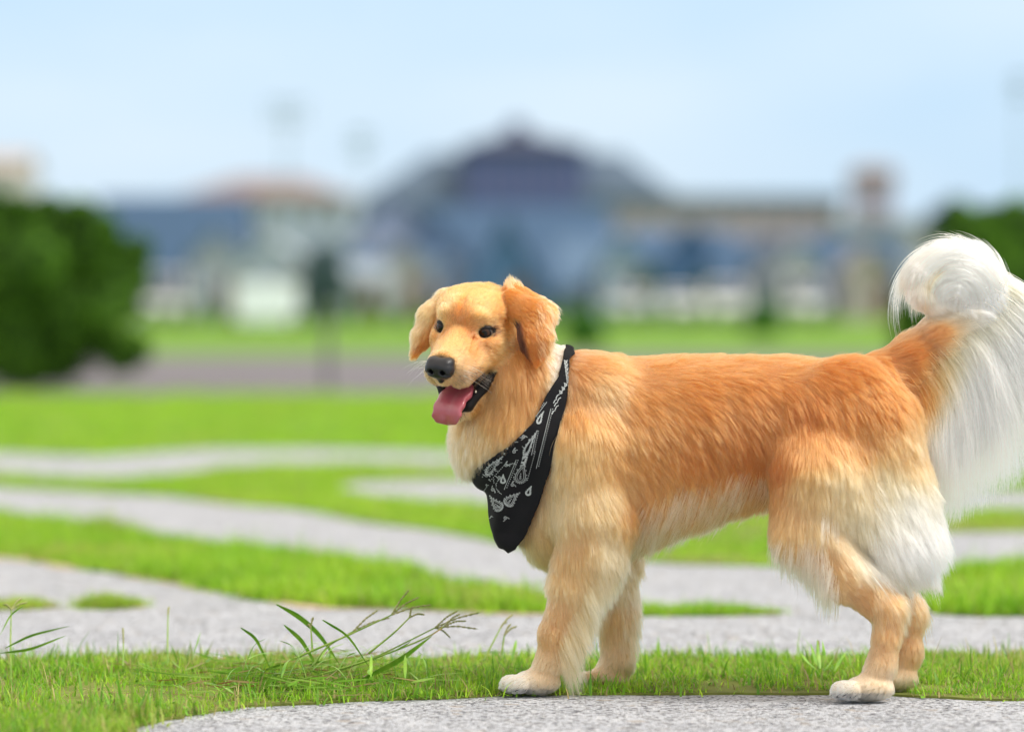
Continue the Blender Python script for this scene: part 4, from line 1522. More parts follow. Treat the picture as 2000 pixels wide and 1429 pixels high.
def plant(name, label, cat, stems, leaves, depth, grp=None):
    base = px3(*stems[0][0][:2], depth)
    root = empty(name, tuple(base))
    tag(root, label, cat, grp)

    def ad(o):
        o.parent = root
        o.location = tuple(-base)
    for st in stems:
        pts, heads = st[:-1], st[-1]
        dd = depth + rng.uniform(-.06, .06)
        q = bez([px3(x, y, dd + .03 * k) for k, (x, y) in enumerate(pts)])
        V, F = tube_path(q, np.linspace(.0021, .0012, len(q)))
        ad(mesh_obj('stem', V, F, M_STEM))
        for (hx, hy) in heads:
            tip = q[-1]
            e = px3(hx, hy, dd + .03 * len(pts) + rng.uniform(-.02, .02))
            hq_ = bez([tip, (tip + e) / 2 + np.array((0, 0, .004)), e], 22)
            rr = .0015 + .0009 * np.sin(np.arange(22) * 2.4)
            rr[-3:] *= (.8, .5, .2)
            V, F = tube_path(hq_, rr, 6)
            ad(mesh_obj('seed_head', V, F, M_SEED))
    for lf in leaves:
        pts, wd, mt = lf
        dd = depth + rng.uniform(-.08, .08)
        q = bez([px3(x, y, dd + .02 * k) for k, (x, y) in enumerate(pts)])
        V, F = leaf_path(q, wd * 1.35, rng.uniform(-.8, .8))
        ad(mesh_obj('leaf', V, F, mt))


plant('crab_grass', 'big sprawling clump of crab grass whose long stalks arch over the pale path', 'grass clump',
      [[(575, 1285), (680, 1240), (765, 1200), [(820, 1165), (845, 1180), (800, 1150)]],
       [(600, 1330), (730, 1285), (850, 1225), [(940, 1195), (895, 1192), (935, 1228), (880, 1245)]],
       [(560, 1335), (720, 1290), (835, 1245), (868, 1222), [(900, 1198), (912, 1212)]],
       [(610, 1300), (640, 1260), (690, 1232), [(765, 1205), (740, 1190)]],
       [(720, 1275), (770, 1235), (800, 1205), [(805, 1185), (830, 1200)]],
       [(610, 1270), (607, 1225), [(600, 1222), (612, 1205)]]],
      [([(540, 1180), (580, 1200), (625, 1238), (668, 1305)], .009, M_LEAF), ([(470, 1225), (500, 1245), (530, 1310)], .006, M_LEAF),
       ([(555, 1220), (590, 1250), (625, 1312)], .007, M_LEAF), ([(630, 1210), (680, 1240), (725, 1308)], .008, M_LEAF),
       ([(440, 1350), (560, 1310), (690, 1290)], .007, M_LEAF), ([(690, 1335), (780, 1290), (845, 1240)], .012, M_LEAF),
       ([(520, 1350), (640, 1340), (800, 1325)], .008, M_LEAF), ([(560, 1360), (600, 1345), (680, 1352)], .009, M_LEAF),
       ([(700, 1362), (750, 1340), (782, 1318)], .008, M_BROWN), ([(835, 1245), (860, 1228), (870, 1220)], .006, M_BROWN),
       ([(770, 1270), (800, 1255), (812, 1238)], .006, M_LEAF)] +
      [([(x, y), (x + s * .45, y - h * .8), (x + s, y - h)], w_, M_LEAF) for x, y, s, h, w_ in
       zip(rng.uniform(430, 860, 34), rng.uniform(1285, 1350, 34), rng.uniform(-70, 110, 34), rng.uniform(10, 62, 34), rng.uniform(.004, .008, 34))], .05)
plant('crab_grass', 'small crab grass plant with one upright forked stalk on the far left verge', 'grass clump',
      [[(22, 1340), (20, 1260), (22, 1190), [(42, 1168), (54, 1176), (6, 1180)]]],
      [([(10, 1265), (60, 1240), (135, 1222)], .009, M_LEAF), ([(0, 1275), (60, 1268), (130, 1240)], .007, M_LEAF), ([(0, 1240), (20, 1200), (50, 1180)], .006, M_LEAF)], .15)
plant('crab_grass', 'short forked crab grass stalk just in front of the dog\'s fore paw', 'grass clump',
      [[(945, 1290), (965, 1250), (978, 1225), [(1002, 1200), (990, 1215)]], [(978, 1288), (985, 1240), [(998, 1218), (1010, 1222)]]],
      [([(1000, 1290), (1006, 1260), (1008, 1248)], .007, M_LEAF)], .3)
plant('grass_tuft', 'upright green grass tuft standing below the dog\'s belly near the hind paw', 'grass clump',
      [[(1602, 1300), (1600, 1270), [(1598, 1250)]]],
      [([(1600, 1305), (1590, 1280), (1583, 1255)], .006, M_LEAF), ([(1602, 1305), (1598, 1275), (1596, 1248)], .006, M_LEAF), ([(1606, 1305), (1610, 1275), (1606, 1250)], .006, M_LEAF),
       ([(1610, 1308), (1625, 1290), (1640, 1262)], .005, M_LEAF), ([(1630, 1310), (1640, 1290), (1655, 1270)], .006, M_LEAF), ([(1595, 1308), (1575, 1290), (1565, 1275)], .006, M_LEAF)], .22)
plant('grass_tuft', 'thin wispy grass seedling rising over the pale path on the left', 'grass clump',
      [[(328, 1300), (327, 1250), (328, 1200), [(330, 1185)]], [(240, 1300), (241, 1255), [(240, 1225)]]],
      [([(375, 1290), (385, 1255), (392, 1232)], .004, M_LEAF)], .3)

# cut clippings lying along the verge
Vc, Fc, Cc = [], [], []
for k in range(int(320)):
    cx_, cy_ = rng.normal(560, 150), 0
    row = 1330 + rng.uniform(-25, 48) + max(0, (560 - cx_)) * .06
    if cx_ > 900 and rng.random() < .7:
        continue
    g = ground_pt(np.clip(cx_, 120, 1400), row)
    a = rng.normal(0, .8) + (math.pi if rng.random() < .5 else 0)
    L_ = rng.uniform(.025, .09)
    rl = rng.uniform(-.6, 1.6)
    p0 = np.array((g[0], g[1], .016 + rng.uniform(0, .016)))
    p = [p0 + np.array((math.cos(a), math.sin(a), 0)) * L_ * u + np.array((0, 0, .010 * u * rl)) for u in np.linspace(0, 1, 6)]
    v, f = leaf_path(p, rng.uniform(.003, .009), rng.uniform(-.5, .5))
    f = (np.array(f) + len(Vc)).tolist()
    col = [np.array((.20, .42, .05)), np.array((.32, .52, .10)), np.array((.42, .32, .15)), np.array((.25, .12, .05))][int(rng.choice(4, p=[.42, .33, .18, .07]))] * rng.uniform(.7, 1.2)
    Vc += v
    Cc += [col] * len(v)
    Fc += f
o = mesh_obj('grass_clippings', np.array(Vc), np.array(Fc), M_BLADE, cols=np.array(Cc))
o['kind'] = 'stuff'

# ================================================================== FAR THINGS
def bg(px, py, dist):
    return np.array(((px - 1000) / FPX * dist, dist - D, H - (py - HZ) / FPX * dist))


def foliage(name, label, blobs, dist, n, leaf, cols, trunk=None, cat='shrub', grp=None, dense=None):
    """crown from leaf-sized faces spread through several overlapping volumes; blobs: px, py, radius px, depth offset m"""
    u = dist / FPX
    c0 = bg(blobs[0][0], HZ, dist)
    root = empty(name, (c0[0], c0[1], 0))
    tag(root, label, cat, grp)
    wts = np.array([b[2] ** 2.2 for b in blobs], float)
    wts /= wts.sum()
    i = rng.choice(len(blobs), n, p=wts)
    B = np.array([[*bg(b[0], b[1], dist + b[3]), b[2] * u, (b[4] if len(b) > 4 else 1.0)] for b in blobs])
    d = norm(rng.normal(size=(n, 3)))
    r = B[i, 3] * (rng.random(n) ** .38) * (1 + .22 * vnoise(d * 2.7 + i[:, None], 9))
    P = B[i, :3] + d * r[:, None] * np.stack([np.ones(n), np.ones(n), B[i, 4]], -1)
    ok = P[:, 2] > .03
    P, d = P[ok], d[ok]
    m = len(P)
    nn = norm(d + rng.normal(size=(m, 3)) * .8)
    a = norm(np.cross(nn, rng.normal(size=(m, 3))))
    b = np.cross(nn, a)
    sz = leaf * rng.uniform(.6, 1.4, (m, 1))
    V = np.stack([P - a * sz, P + b * sz * .5, P + a * sz, P - b * sz * .5], 1).reshape(-1, 3)
    F = np.arange(m * 4).reshape(-1, 4)
    mixv = np.clip(.5 + .5 * vnoise(P / (B[:, 3].mean() * .35), 12) + .2 * rng.normal(size=m), 0, 1)[:, None]
    c = np.array(cols[0]) * (1 - mixv) + np.array(cols[1]) * mixv
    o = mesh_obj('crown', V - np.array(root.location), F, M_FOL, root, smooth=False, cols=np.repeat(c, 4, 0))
    if trunk is None:
        trunk = .05
    top = B[:, 2].max() * .7
    tv, tf = [], []
    for k in range(5):
        x_ = rng.uniform(-.25, .25) * B[0, 3] if k else 0
        p = [(0 + rng.uniform(-.02, .02), 0, -.02), (x_ * .4, rng.uniform(-.1, .1), top * .4), (x_, rng.uniform(-.2, .2), top * (1 if k == 0 else .8))]
        v, f = tube_path(bez(p, 8), np.linspace(trunk * (1 if k == 0 else .5), trunk * .2, 8), 7)
        tf += [tuple(j + len(tv) for j in q) for q in f]
        tv += v
    mesh_obj('trunk', np.array(tv), tf, M_BARK, root)
    return root


M_FOL = mat_attr('foliage', rough=.6, spec=.2, trans=.15)
M_BARK = mat_noise('bark', (.09, .065, .045), (.16, .12, .09), 20, .9, .5)

DARK = ((.008, .036, .006), (.13, .31, .020))
foliage('round_bush', 'large dark green rounded bush at the left edge of the lawn', [
    (60, 570, 150, 0), (-60, 560, 170, .2), (170, 500, 75, -.1), (110, 450, 62, 0), (30, 450, 66, .1), (215, 540, 62, -.2), (248, 510, 44, 0), (140, 640, 90, -.3),
    (235, 690, 42, -.4), (40, 670, 90, -.3), (-120, 670, 110, 0), (-180, 520, 130, .3), (110, 700, 50, -.4), (-40, 440, 60, 0), (150, 415, 30, -.2), (200, 610, 50, -.5), (75, 520, 60, -.7), (-20, 400, 36, 0), (40, 405, 30, -.1), (95, 402, 28, 0), (268, 490, 34, -.1), (200, 450, 38, -.2), (255, 545, 42, -.1), (240, 590, 40, -.3), (262, 680, 36, -.4), (170, 410, 24, -.1)], 31.0, int(90000 * QF), .032, DARK)
foliage('round_bush', 'dark green bush with a sunlit top behind the retriever\'s raised tail', [
    (1950, 600, 150, 0), (1900, 500, 85, -.1), (1985, 480, 90, 0), (2080, 560, 160, .2), (1850, 620, 85, -.2), (1830, 560, 55, 0), (1835, 690, 72, -.3), (1800, 605, 56, -.2), (1796, 660, 56, -.2), (1870, 430, 40, 0), (1990, 440, 50, 0), (1960, 700, 130, -.3),
    (2100, 700, 140, 0), (1930, 445, 45, 0)], 31.0, int(80000 * QF), .032, DARK)
GRN = ((.04, .14, .02), (.09, .26, .03))
foliage('small_shrub', 'small dark shrub on the far lawn just right of the dog\'s head', [(1140, 640, 36, 0, 1.2), (1125, 655, 26, 0), (1158, 655, 28, 0)], 62, 3500, .04, GRN, grp='shrubs on the far lawn')
foliage('small_shrub', 'small dark shrub between the white cars on the far lawn', [(1490, 625, 30, 0, 1.3), (1480, 640, 26, 0), (1502, 642, 26, 0)], 90, 3000, .06, GRN, grp='shrubs on the far lawn')
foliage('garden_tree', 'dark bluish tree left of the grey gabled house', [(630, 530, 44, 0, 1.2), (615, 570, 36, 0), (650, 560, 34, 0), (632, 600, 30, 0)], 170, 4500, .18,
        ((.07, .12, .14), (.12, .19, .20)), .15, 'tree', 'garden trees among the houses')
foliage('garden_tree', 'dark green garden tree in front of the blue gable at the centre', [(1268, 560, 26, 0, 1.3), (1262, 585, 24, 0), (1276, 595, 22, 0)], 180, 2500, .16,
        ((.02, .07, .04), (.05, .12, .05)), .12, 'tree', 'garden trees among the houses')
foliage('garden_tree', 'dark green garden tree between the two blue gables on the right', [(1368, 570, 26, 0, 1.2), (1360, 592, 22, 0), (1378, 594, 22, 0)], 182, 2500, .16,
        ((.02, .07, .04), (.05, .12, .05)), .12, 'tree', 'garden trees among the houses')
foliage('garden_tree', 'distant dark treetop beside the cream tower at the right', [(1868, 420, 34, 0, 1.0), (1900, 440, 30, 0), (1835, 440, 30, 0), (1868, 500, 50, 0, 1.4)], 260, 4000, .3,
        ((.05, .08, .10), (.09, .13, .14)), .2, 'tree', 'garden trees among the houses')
foliage('low_hedge', 'low bright green hedge running along the far edge of the lawn', [(300 + 45 * k, 614 + 4 * (k % 2), 17, .5 * (k % 3)) for k in range(30)], 130, 9000, .10,
        ((.05, .16, .02), (.10, .24, .03)), .03, 'hedge')


def box_mesh(x0, x1, y0, y1, z0, z1):
    v = [(x0, y0, z0), (x1, y0, z0), (x1, y1, z0), (x0, y1, z0), (x0, y0, z1), (x1, y0, z1), (x1, y1, z1), (x0, y1, z1)]
    f = [(0, 1, 5, 4), (1, 2, 6, 5), (2, 3, 7, 6), (3, 0, 4, 7), (4, 5, 6, 7), (3, 2, 1, 0)]
    return v, f


def add(parts, name, mat, parent):
    V, F = [], []
    for v, f in parts:
        F += [tuple(i + len(V) for i in q) for q in f]
        V += list(v)
    return mesh_obj(name, V, F, mat, parent, smooth=False)


M_GLASS = mat_basic('window_glass', (.05, .07, .10), .08, .6)
M_FRAME = mat_basic('window_frame', (.7, .7, .7), .5, .4)
M_DOOR = mat_basic('door_paint', (.16, .10, .07), .5, .4)


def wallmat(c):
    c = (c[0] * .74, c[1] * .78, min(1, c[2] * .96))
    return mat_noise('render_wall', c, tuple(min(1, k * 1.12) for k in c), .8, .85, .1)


def roofmat(c):
    c = tuple(k * .82 for k in c)
    m = mat_noise('roof_tiles', c, tuple(k * 1.25 for k in c), 1.5, .7, .2)
    t = m.node_tree
    wv = t.nodes.new('ShaderNodeTexWave')
    wv.inputs['Scale'].default_value = 2.2
    bp = t.nodes.new('ShaderNodeBump')
    bp.inputs['Distance'].default_value = .03
    tc = t.nodes.new('ShaderNodeTexCoord')
    t.links.new(tc.outputs['Object'], wv.inputs['Vector'])
    t.links.new(wv.outputs['Fac'], bp.inputs['Height'])
    t.links.new(bp.outputs['Normal'], t.nodes['Principled BSDF'].inputs['Normal'])
    return m


def house(label, px0, px1, eave, ridge, dist, wc, rc, depth=9.0, kind='gable', cols=3, rows=2, door=True, cat='house', name='house', chimney=False, gx=None):
    """px0..px1 across, eave and ridge rows in the photograph; kind: gable (ridge along x), front (gable faces us), hip, flat"""
    x0, x1 = bg(px0, 0, dist)[0], bg(px1, 0, dist)[0]
    ze, zr = bg(0, eave, dist)[2], bg(0, ridge, dist)[2]
    cx, yf = (x0 + x1) / 2, dist - D
    w2, d2 = (x1 - x0) / 2, depth
    root = empty(name, (cx, yf, 0))
    tag(root, label, cat)
    wp = [box_mesh(-w2, w2, 0, d2, -.02, ze)]
    o_ = .35
    if kind == 'front':
        wp.append(([(-w2, .002, ze), (w2, .002, ze), (0, .002, zr - .1), (-w2, d2 - .002, ze), (w2, d2 - .002, ze), (0, d2 - .002, zr - .1)], [(0, 1, 2), (5, 4, 3)]))
        s_ = (zr - ze) / w2
        A, B = (-w2 - o_, ze - o_ * s_), (w2 + o_, ze - o_ * s_)
        v = [(A[0], -o_, A[1]), (0, -o_, zr), (0, d2 + o_, zr), (A[0], d2 + o_, A[1]), (B[0], -o_, B[1]), (B[0], d2 + o_, B[1])]
        t_ = .18
        v += [(p[0], p[1], p[2] + t_) for p in v]
        f = [(6, 7, 8, 9), (7, 10, 11, 8), (0, 3, 2, 1), (1, 2, 5, 4), (0, 1, 7, 6), (1, 4, 10, 7), (3, 0, 6, 9), (4, 5, 11, 10), (2, 3, 9, 8), (5, 2, 8, 11)]
        rp = [(v, f)]
    elif kind in ('gable', 'hip'):
        h_ = 0 if kind == 'gable' else min(w2 * .7, d2 / 2)
        if kind == 'gable':
            wp.append(([(-w2 + .002, 0, ze), (-w2 + .002, d2, ze), (-w2 + .002, d2 / 2, zr - .1), (w2 - .002, 0, ze), (w2 - .002, d2, ze), (w2 - .002, d2 / 2, zr - .1)], [(0, 2, 1), (3, 4, 5)]))
        s_ = (zr - ze) / (d2 / 2)
        xe = w2 + o_
        v = [(-xe, -o_, ze - o_ * s_), (xe, -o_, ze - o_ * s_), (xe - h_, d2 / 2, zr), (-xe + h_, d2 / 2, zr), (-xe, d2 + o_, ze - o_ * s_), (xe, d2 + o_, ze - o_ * s_)]
        v += [(p[0], p[1], p[2] + .18) for p in v]
        f = [(6, 7, 8, 9), (9, 8, 11, 10), (0, 3, 2, 1), (3, 4, 5, 2), (0, 1, 7, 6), (4, 10, 11, 5), (1, 2, 8, 7), (2, 5, 11, 8), (4, 3, 9, 10), (3, 0, 6, 9)]
        rp = [(v, f)]
    else:
        rp = [box_mesh(-w2 - .3, w2 + .3, -.3, d2 + .3, ze, zr)]
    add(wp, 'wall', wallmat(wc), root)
    rf = add(rp, 'roof', roofmat(rc), root)
    if chimney:
        add([box_mesh(w2 * .3, w2 * .3 + .9, d2 * .4, d2 * .4 + .9, ze, zr + 1.0)], 'chimney', wallmat((.4, .33, .28)), rf)
    for r in range(rows):
        for c in range(cols):
            wx = -w2 + (c + .5) * 2 * w2 / cols
            zz = ze * (r + .35) / rows
            hh, ww = min(1.3, ze / rows * .45), min(1.5, w2 / cols)
            if door and r == 0 and c == cols // 2:
                add([box_mesh(wx - .5, wx + .5, -.06, .02, .0, 2.1)], 'door', M_DOOR, root)
                continue
            fr = add([box_mesh(wx - ww / 2, wx - ww / 2 + .08, -.05, .02, zz, zz + hh), box_mesh(wx + ww / 2 - .08, wx + ww / 2, -.05, .02, zz, zz + hh),
                      box_mesh(wx - ww / 2 + .08, wx + ww / 2 - .08, -.05, .02, zz, zz + .08), box_mesh(wx - ww / 2 + .08, wx + ww / 2 - .08, -.05, .02, zz + hh - .08, zz + hh),
                      box_mesh(wx - .03, wx + .03, -.05, .02, zz + .08, zz + hh - .08)], 'window', M_FRAME, root)
            add([box_mesh(wx - ww / 2 + .08, wx - .03, -.02, .015, zz + .08, zz + hh - .08), box_mesh(wx + .03, wx + ww / 2 - .08, -.02, .015, zz + .08, zz + hh - .08)], 'pane', M_GLASS, fr)
    return root


BL = (.045, .105, .20)
BL2 = (.065, .14, .26)
house('pale cream house far away above the left bush', -90, 48, 330, 300, 330, (.62, .56, .48), (.45, .38, .34), cols=3)
house('house with a broad slate blue roof beside the left bush', 190, 470, 545, 385, 215, (.50, .54, .60), BL, cols=5, rows=1)
house('long pale grey building under a low brown roof on the left', 345, 690, 388, 345, 300, (.46, .50, .56), (.26, .19, .18), depth=12, kind='hip', cols=7, rows=3, cat='building', name='long_building')
house('white house with a pale gable behind the parked white car', 455, 600, 520, 468, 190, (.56, .60, .64), (.46, .51, .57), kind='front', cols=2)
house('grey blue gabled house left of the dark central hall', 690, 845, 455, 380, 230, (.40, .46, .54), (.17, .23, .32), kind='front', cols=3)
house('small cream house in front of the grey blue gable', 745, 842, 520, 478, 200, (.52, .47, .43), (.22, .30, .40), kind='front', cols=2)
house('pale grey annex next to the dark bluish tree', 645, 745, 548, 520, 186, (.46, .49, .52), (.34, .40, .46), cols=2, rows=1)
house('great house with a broad blue roof at the centre of the row', 832, 1190, 575, 402, 225, (.30, .36, .44), BL, cols=6, rows=1, depth=14)
house('paler blue gable in front of the great blue roof at the centre', 900, 1080, 588, 425, 205, (.10, .20, .32), BL2, kind='front', cols=4, rows=1, depth=10)
house('whitish blue house between the central roof and the right gables', 1100, 1235, 560, 470, 204, (.22, .30, .42), (.10, .18, .29), cols=3, rows=1)
house('blue gable house to the right of the centre with slanting roof', 1230, 1470, 582, 440, 212, (.10, .20, .32), BL2, kind='front', cols=4, rows=1, depth=12)
house('low blue roofed house behind the row of white cars', 1400, 1600, 590, 468, 208, (.36, .38, .42), BL, cols=3, rows=1)
house('blue roofed house at the right end of the row', 1580, 1765, 590, 462, 214, (.38, .38, .40), BL, cols=3, rows=1)
house('long cream building with a dark eave behind the right houses', 1145, 1640, 402, 382, 320, (.50, .40, .38), (.08, .12, .16), kind='flat', depth=14, cols=12, rows=4, cat='building', name='long_building')
house('wide blue roofed house filling the gap right of the central gable', 1180, 1420, 592, 452, 222, (.30, .35, .42), BL2, cols=4, rows=1)
house('dull blue roofed cottage at the foot of the pale gable on the left', 600, 850, 596, 500, 216, (.34, .38, .44), BL2, cols=4, rows=1)
for lab, a, b, ev, rg_, ds, wc_, rc_ in (
        ('small pale gable peeping over the blue roof at the left', 372, 468, 500, 452, 213, (.44, .46, .50), (.16, .22, .30)),
        ('bluish gable with a steep dark roof just left of the dark central hall block', 775, 905, 500, 420, 224, (.20, .28, .38), (.05, .10, .17)),
        ('steep pale blue gable between the whitish house and the right roofs', 1168, 1262, 520, 462, 201, (.34, .42, .52), (.12, .20, .30)),
        ('grey gable standing before the long cream building on the right', 1470, 1560, 520, 462, 203, (.42, .42, .46), (.08, .13, .20))):
    house(lab, a, b, ev, rg_, ds, wc_, rc_, kind='front', cols=2, rows=2, depth=6)
house('narrow cream house front between two blue roofs on the right', 1655, 1745, 530, 485, 196, (.56, .46, .38), (.30, .28, .28), kind='front', cols=2)
house('slim whitish house with a pale gable right of the low blue roof', 1530, 1600, 520, 480, 198, (.52, .52, .52), (.36, .42, .48), kind='front', cols=1)
house('pale flat roofed block at the foot of the cream tower', 1640, 1830, 445, 430, 300, (.50, .48, .47), (.34, .34, .36), kind='flat', cols=5, rows=3, cat='building', name='flat_block')

# the great hall with a stepped hipped roof and a finial
dist = 420.0
root = empty('great_hall', (bg(1010, 0, dist)[0], dist - D, 0))
tag(root, 'huge dark blue hall with stepped sloping roofs and a purple centre, tallest on the skyline', 'hall')
u = dist / FPX
zz = lambda row: H - (row - HZ) * u


def slope(x0, x1, xt0, xt1, z0, z1, y0, y1, yi):
    v = [(x0, y0, z0), (x1, y0, z0), (x1, y1, z0), (x0, y1, z0), (xt0, y0 + yi, z1), (xt1, y0 + yi, z1), (xt1, y1 - yi, z1), (xt0, y1 - yi, z1)]
    f = [(0, 1, 5, 4), (1, 2, 6, 5), (2, 3, 7, 6), (3, 0, 4, 7), (4, 5, 6, 7), (3, 2, 1, 0)]
    return v, f


X0 = lambda px: (px - 1010) * u
add([box_mesh(X0(700), X0(1330), 0, 30, -.02, zz(402))], 'wall', wallmat((.16, .22, .30)), root)
add([slope(X0(690), X0(1345), X0(835), X0(1215), zz(400), zz(296), -1, 31, 6)], 'roof', roofmat((.10, .15, .22)), root)
add([box_mesh(X0(905), X0(1140), -2.5, 20, -.02, zz(290))], 'central_block', wallmat((.10, .125, .27)), root)
add([slope(X0(897), X0(1150), X0(985), X0(1035), zz(289), zz(256), -3.2, 20, 9)], 'central_roof', roofmat((.035, .045, .10)), root)
add([box_mesh(X0(988), X0(1032), 7, 10, zz(258), zz(242)), slope(X0(984), X0(1036), X0(1008), X0(1012), zz(243), zz(226), 6.6, 10.4, 1.8)], 'roof_lantern', wallmat((.10, .12, .17)), root)
for k in range(8):
    wx = X0(925 + 28 * k)
    add([box_mesh(wx - .35, wx + .35, -2.62, -2.48, zz(395), zz(315))], 'window', mat_basic('hall_glass', (.12, .13, .28), .25, .5) if k == 0 else bpy.data.materials['hall_glass'], root)

# cream tower with a brown top
dist = 310.0
u = dist / FPX
root = empty('tower', (bg(1707, 0, dist)[0], dist - D, 0))
tag(root, 'square cream tower with a brown top storey on the right skyline', 'tower')
w2 = 40 * u
add([box_mesh(-w2, w2, 0, 2 * w2, -.02, zz(368))], 'wall', wallmat((.48, .45, .44)), root)
add([box_mesh(-w2 - .1, w2 + .1, -.1, 2 * w2 + .1, zz(368), zz(338)), slope(-w2 - .4, w2 + .4, -w2 + .5, w2 - .5, zz(338), zz(322), -.4, 2 * w2 + .4, .9)], 'top_storey', wallmat((.34, .26, .21)), root)
for k in range(3):
    add([box_mesh(-.6, .6, -.06, .02, zz(400 + 35 * k), zz(388 + 35 * k))], 'window', M_GLASS, root)


def mast(label, px, top, dist, head, thick, name='floodlight_mast'):
    u = dist / FPX
    root = empty(name, (bg(px, 0, dist)[0], dist - D, 0))
    tag(root, label, 'mast')
    zt = H - (top - HZ) * u
    v, f = tube_path([(0, 0, -.02), (0, 0, zt * .5), (0, 0, zt)], [thick, thick * .8, thick * .55], 10)
    grey = mat_basic('galvanised_steel', (.36, .44, .54), .5, .4)
    mesh_obj('pole', np.array(v), f, grey, root)
    if head:
        add([box_mesh(-head / 2, head / 2, -.15, .15, zt - .1, zt), box_mesh(-head / 2, head / 2, -.15, .15, zt - 1.2, zt - 1.1)], 'crossarm', grey, root)
        for i in range(4):
            for j in range(2):
                x_ = -head / 2 + (i + .5) * head / 4
                add([box_mesh(x_ - .2, x_ + .2, -.5, -.16, zt - .75 - j * 1.1 + .15, zt - .25 - j * 1.1 + .15)], 'floodlight', grey, root)


mast('tall floodlight mast with a lamp cluster above the brown roofed building', 560, 200, 300, 3.4, .22)
mast('thinner lamp mast rising left of the great hall', 705, 258, 300, 1.6, .16)
mast('pale mast at the far right edge of the sky', 1992, 150, 300, 1.2, .2)

# slim post by the road
root = empty('bollard', (bg(640, 0, 30.2)[0], 30.2 - D, 0))
tag(root, 'slim dark post standing at the near edge of the road', 'post')
v, f = tube_path([(0, 0, 0), (0, 0, .35), (0, 0, .66)], [.035, .035, .035], 12)
mesh_obj('post_shaft', np.array(v), f, mat_basic('dark_steel', (.13, .13, .14), .5, .4), root)
v, f = tube_path([(0, 0, .66), (0, 0, .68), (0, 0, .72)], [.042, .044, .01], 12)
mesh_obj('post_cap', np.array(v), f, bpy.data.materials['dark_steel'], root)


# parked white cars, seen end on or side on
M_CARW = mat_basic('white_car_paint', (.80, .81, .82), .3, .5)
M_CARW.node_tree.nodes['Principled BSDF'].inputs['Coat Weight'].default_value = .6
M_TYRE = mat_basic('tyre_rubber', (.02, .02, .02), .8, .3)
M_RIM = mat_basic('wheel_rim', (.5, .5, .52), .35, .5, Metallic=.8)
M_LAMP = mat_basic('lamp_glass', (.75, .75, .72), .1, .6)


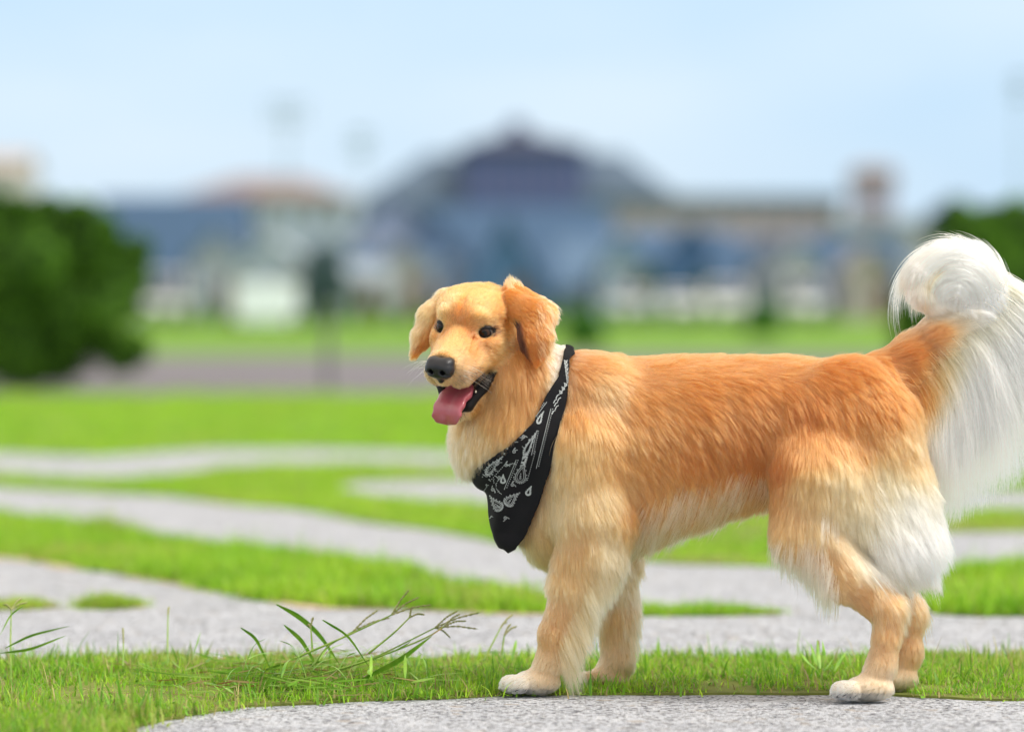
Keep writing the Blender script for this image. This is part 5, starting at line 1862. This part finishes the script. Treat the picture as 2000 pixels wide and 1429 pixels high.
def car(label, px, dist, rot, paint=None, tall=1.45):
    root = empty('parked_car', (bg(px, 0, dist)[0], dist - D, 0))
    tag(root, label, 'car', 'cars parked beyond the lawn')
    prof = [(-2.1, .32), (-2.15, .62), (-2.0, .85), (-1.55, .93), (-.95, tall * .94), (-.5, tall), (.6, tall), (1.15, tall * .93), (1.7, .98), (2.1, .86), (2.15, .5), (2.1, .3)]
    V, F = [], []
    m = len(prof)
    ys = [(-.84, 1), (-.86, .99), (0, 1.0), (.86, .99), (.84, 1)]
    for (y, _s) in ((-.78, 0), (-.86, 0), (.86, 0), (.78, 0)):
        for (x, z) in prof:
            k = np.clip((z - .9) / (tall - .9), 0, 1)
            yy = y * (1 - .2 * k)
            V.append((x, yy, z + (.0 if abs(y) > .8 else .03 * (z > .4))))
    for r in range(3):
        for i in range(m):
            F.append((r * m + i, r * m + (i + 1) % m, (r + 1) * m + (i + 1) % m, (r + 1) * m + i))
    F.append(tuple(range(m - 1, -1, -1)))
    F.append(tuple(3 * m + i for i in range(m)))
    objs = [mesh_obj('body', V, F, paint or M_CARW, root, smooth=False)]
    for sy in (-1, 1):
        g = [(-1.35, sy * .845, .95), (-.92, sy * .76, tall - .1), (1.0, sy * .76, tall - .1), (1.45, sy * .845, .98)]
        g2 = [(a, b + sy * .02, c) for a, b, c in g]
        objs.append(mesh_obj('side_window', g + g2, [(0, 1, 2, 3), (7, 6, 5, 4), (0, 4, 5, 1), (1, 5, 6, 2), (2, 6, 7, 3), (3, 7, 4, 0)], M_GLASS, root, smooth=False))
    for (xa, xb, sx) in ((-1.5, -.98, -1), (1.66, 1.18, 1)):
        g = [(xa, -.72, .98), (xa, .72, .98), (xb, .60, tall - .1), (xb, -.60, tall - .1)]
        g2 = [(a + sx * .05, b, c + .03) for a, b, c in g]
        objs.append(mesh_obj('windscreen', g + g2, [(0, 1, 2, 3), (7, 6, 5, 4), (0, 4, 5, 1), (1, 5, 6, 2), (2, 6, 7, 3), (3, 7, 4, 0)], M_GLASS, root, smooth=False))
    for sx in (-1.32, 1.30):
        for sy in (-.86, .86):
            v, f = tube_path([(sx, sy - .11, .31), (sx, sy - .1, .31), (sx, sy + .1, .31), (sx, sy + .11, .31)], [.25, .31, .31, .25], 20)
            f.append(tuple(range(20)))
            f.append(tuple(range(60, 80))[::-1])
            wh = mesh_obj('wheel', np.array(v), f, M_TYRE, root)
            v, f = tube_path([(sx, sy - .125, .31), (sx, sy + .125, .31)], [.17, .17], 16)
            f.append(tuple(range(16)))
            f.append(tuple(range(16, 32))[::-1])
            mesh_obj('rim', np.array(v), f, M_RIM, wh)
    for sy in (-.6, .6):
        add([box_mesh(-2.17, -2.08, sy - .18, sy + .18, .62, .78)], 'headlight', M_LAMP, root)
    root.rotation_euler = (0, 0, rot)


root = empty('box_trailer', (bg(517, 0, 118)[0], 118 - D, 0))
tag(root, 'bright white box trailer standing end on at the far edge of the lawn', 'trailer')
M_TRL = mat_basic('white_panel', (.84, .88, .96), .4, .4)
add([box_mesh(-.92, .92, 0, 2.6, .38, 1.42)], 'box_body', M_TRL, root)
add([box_mesh(-.88, -.01, -.03, -.002, .44, 1.38), box_mesh(.01, .88, -.03, -.002, .44, 1.38)], 'rear_door', M_TRL, root)
add([box_mesh(-.86, .86, -.06, .0, .24, .36)], 'bumper', M_TRL, root)
for sx in (-.86, .86):
    v, f = tube_path([(sx - .1, 1.3, .30), (sx + .1, 1.3, .30)], [.30, .30], 18)
    f += [tuple(range(18)), tuple(range(18, 36))[::-1]]
    mesh_obj('wheel', np.array(v), f, M_TYRE, root)
    add([box_mesh(sx - .08, sx + .06, -.075, -.061, .26, .34)], 'tail_lamp', mat_basic('red_lamp', (.5, .03, .02), .3, .5), root)
car('white van parked end on beside the left bush', 330, 160, R(90 - 5), mat_basic('white_van_paint', (.66, .67, .66), .35, .4), tall=2.1)
car('small white car parked side on, first right of the dog\'s head', 1245, 175, R(72), mat_basic('light_paint', (.62, .65, .67), .35, .4))
car('white car second from the left in the row above the dog\'s back', 1325, 170, R(95), mat_basic('pale_paint', (.68, .70, .70), .35, .4))
car('white car parked under the low blue roof in the middle of the row', 1418, 160, R(88), mat_basic('pale_paint', (.74, .75, .74), .35, .4), tall=1.7)
car('white car parked right of the small dark shrub', 1562, 165, R(93), mat_basic('pale_paint', (.74, .75, .74), .35, .4), tall=1.9)

# ------------------------------------------------------------------ kinds
for o in S.objects:
    if o.parent is None and o.type in ('CAMERA', 'LIGHT'):
        o['kind'] = 'helper'
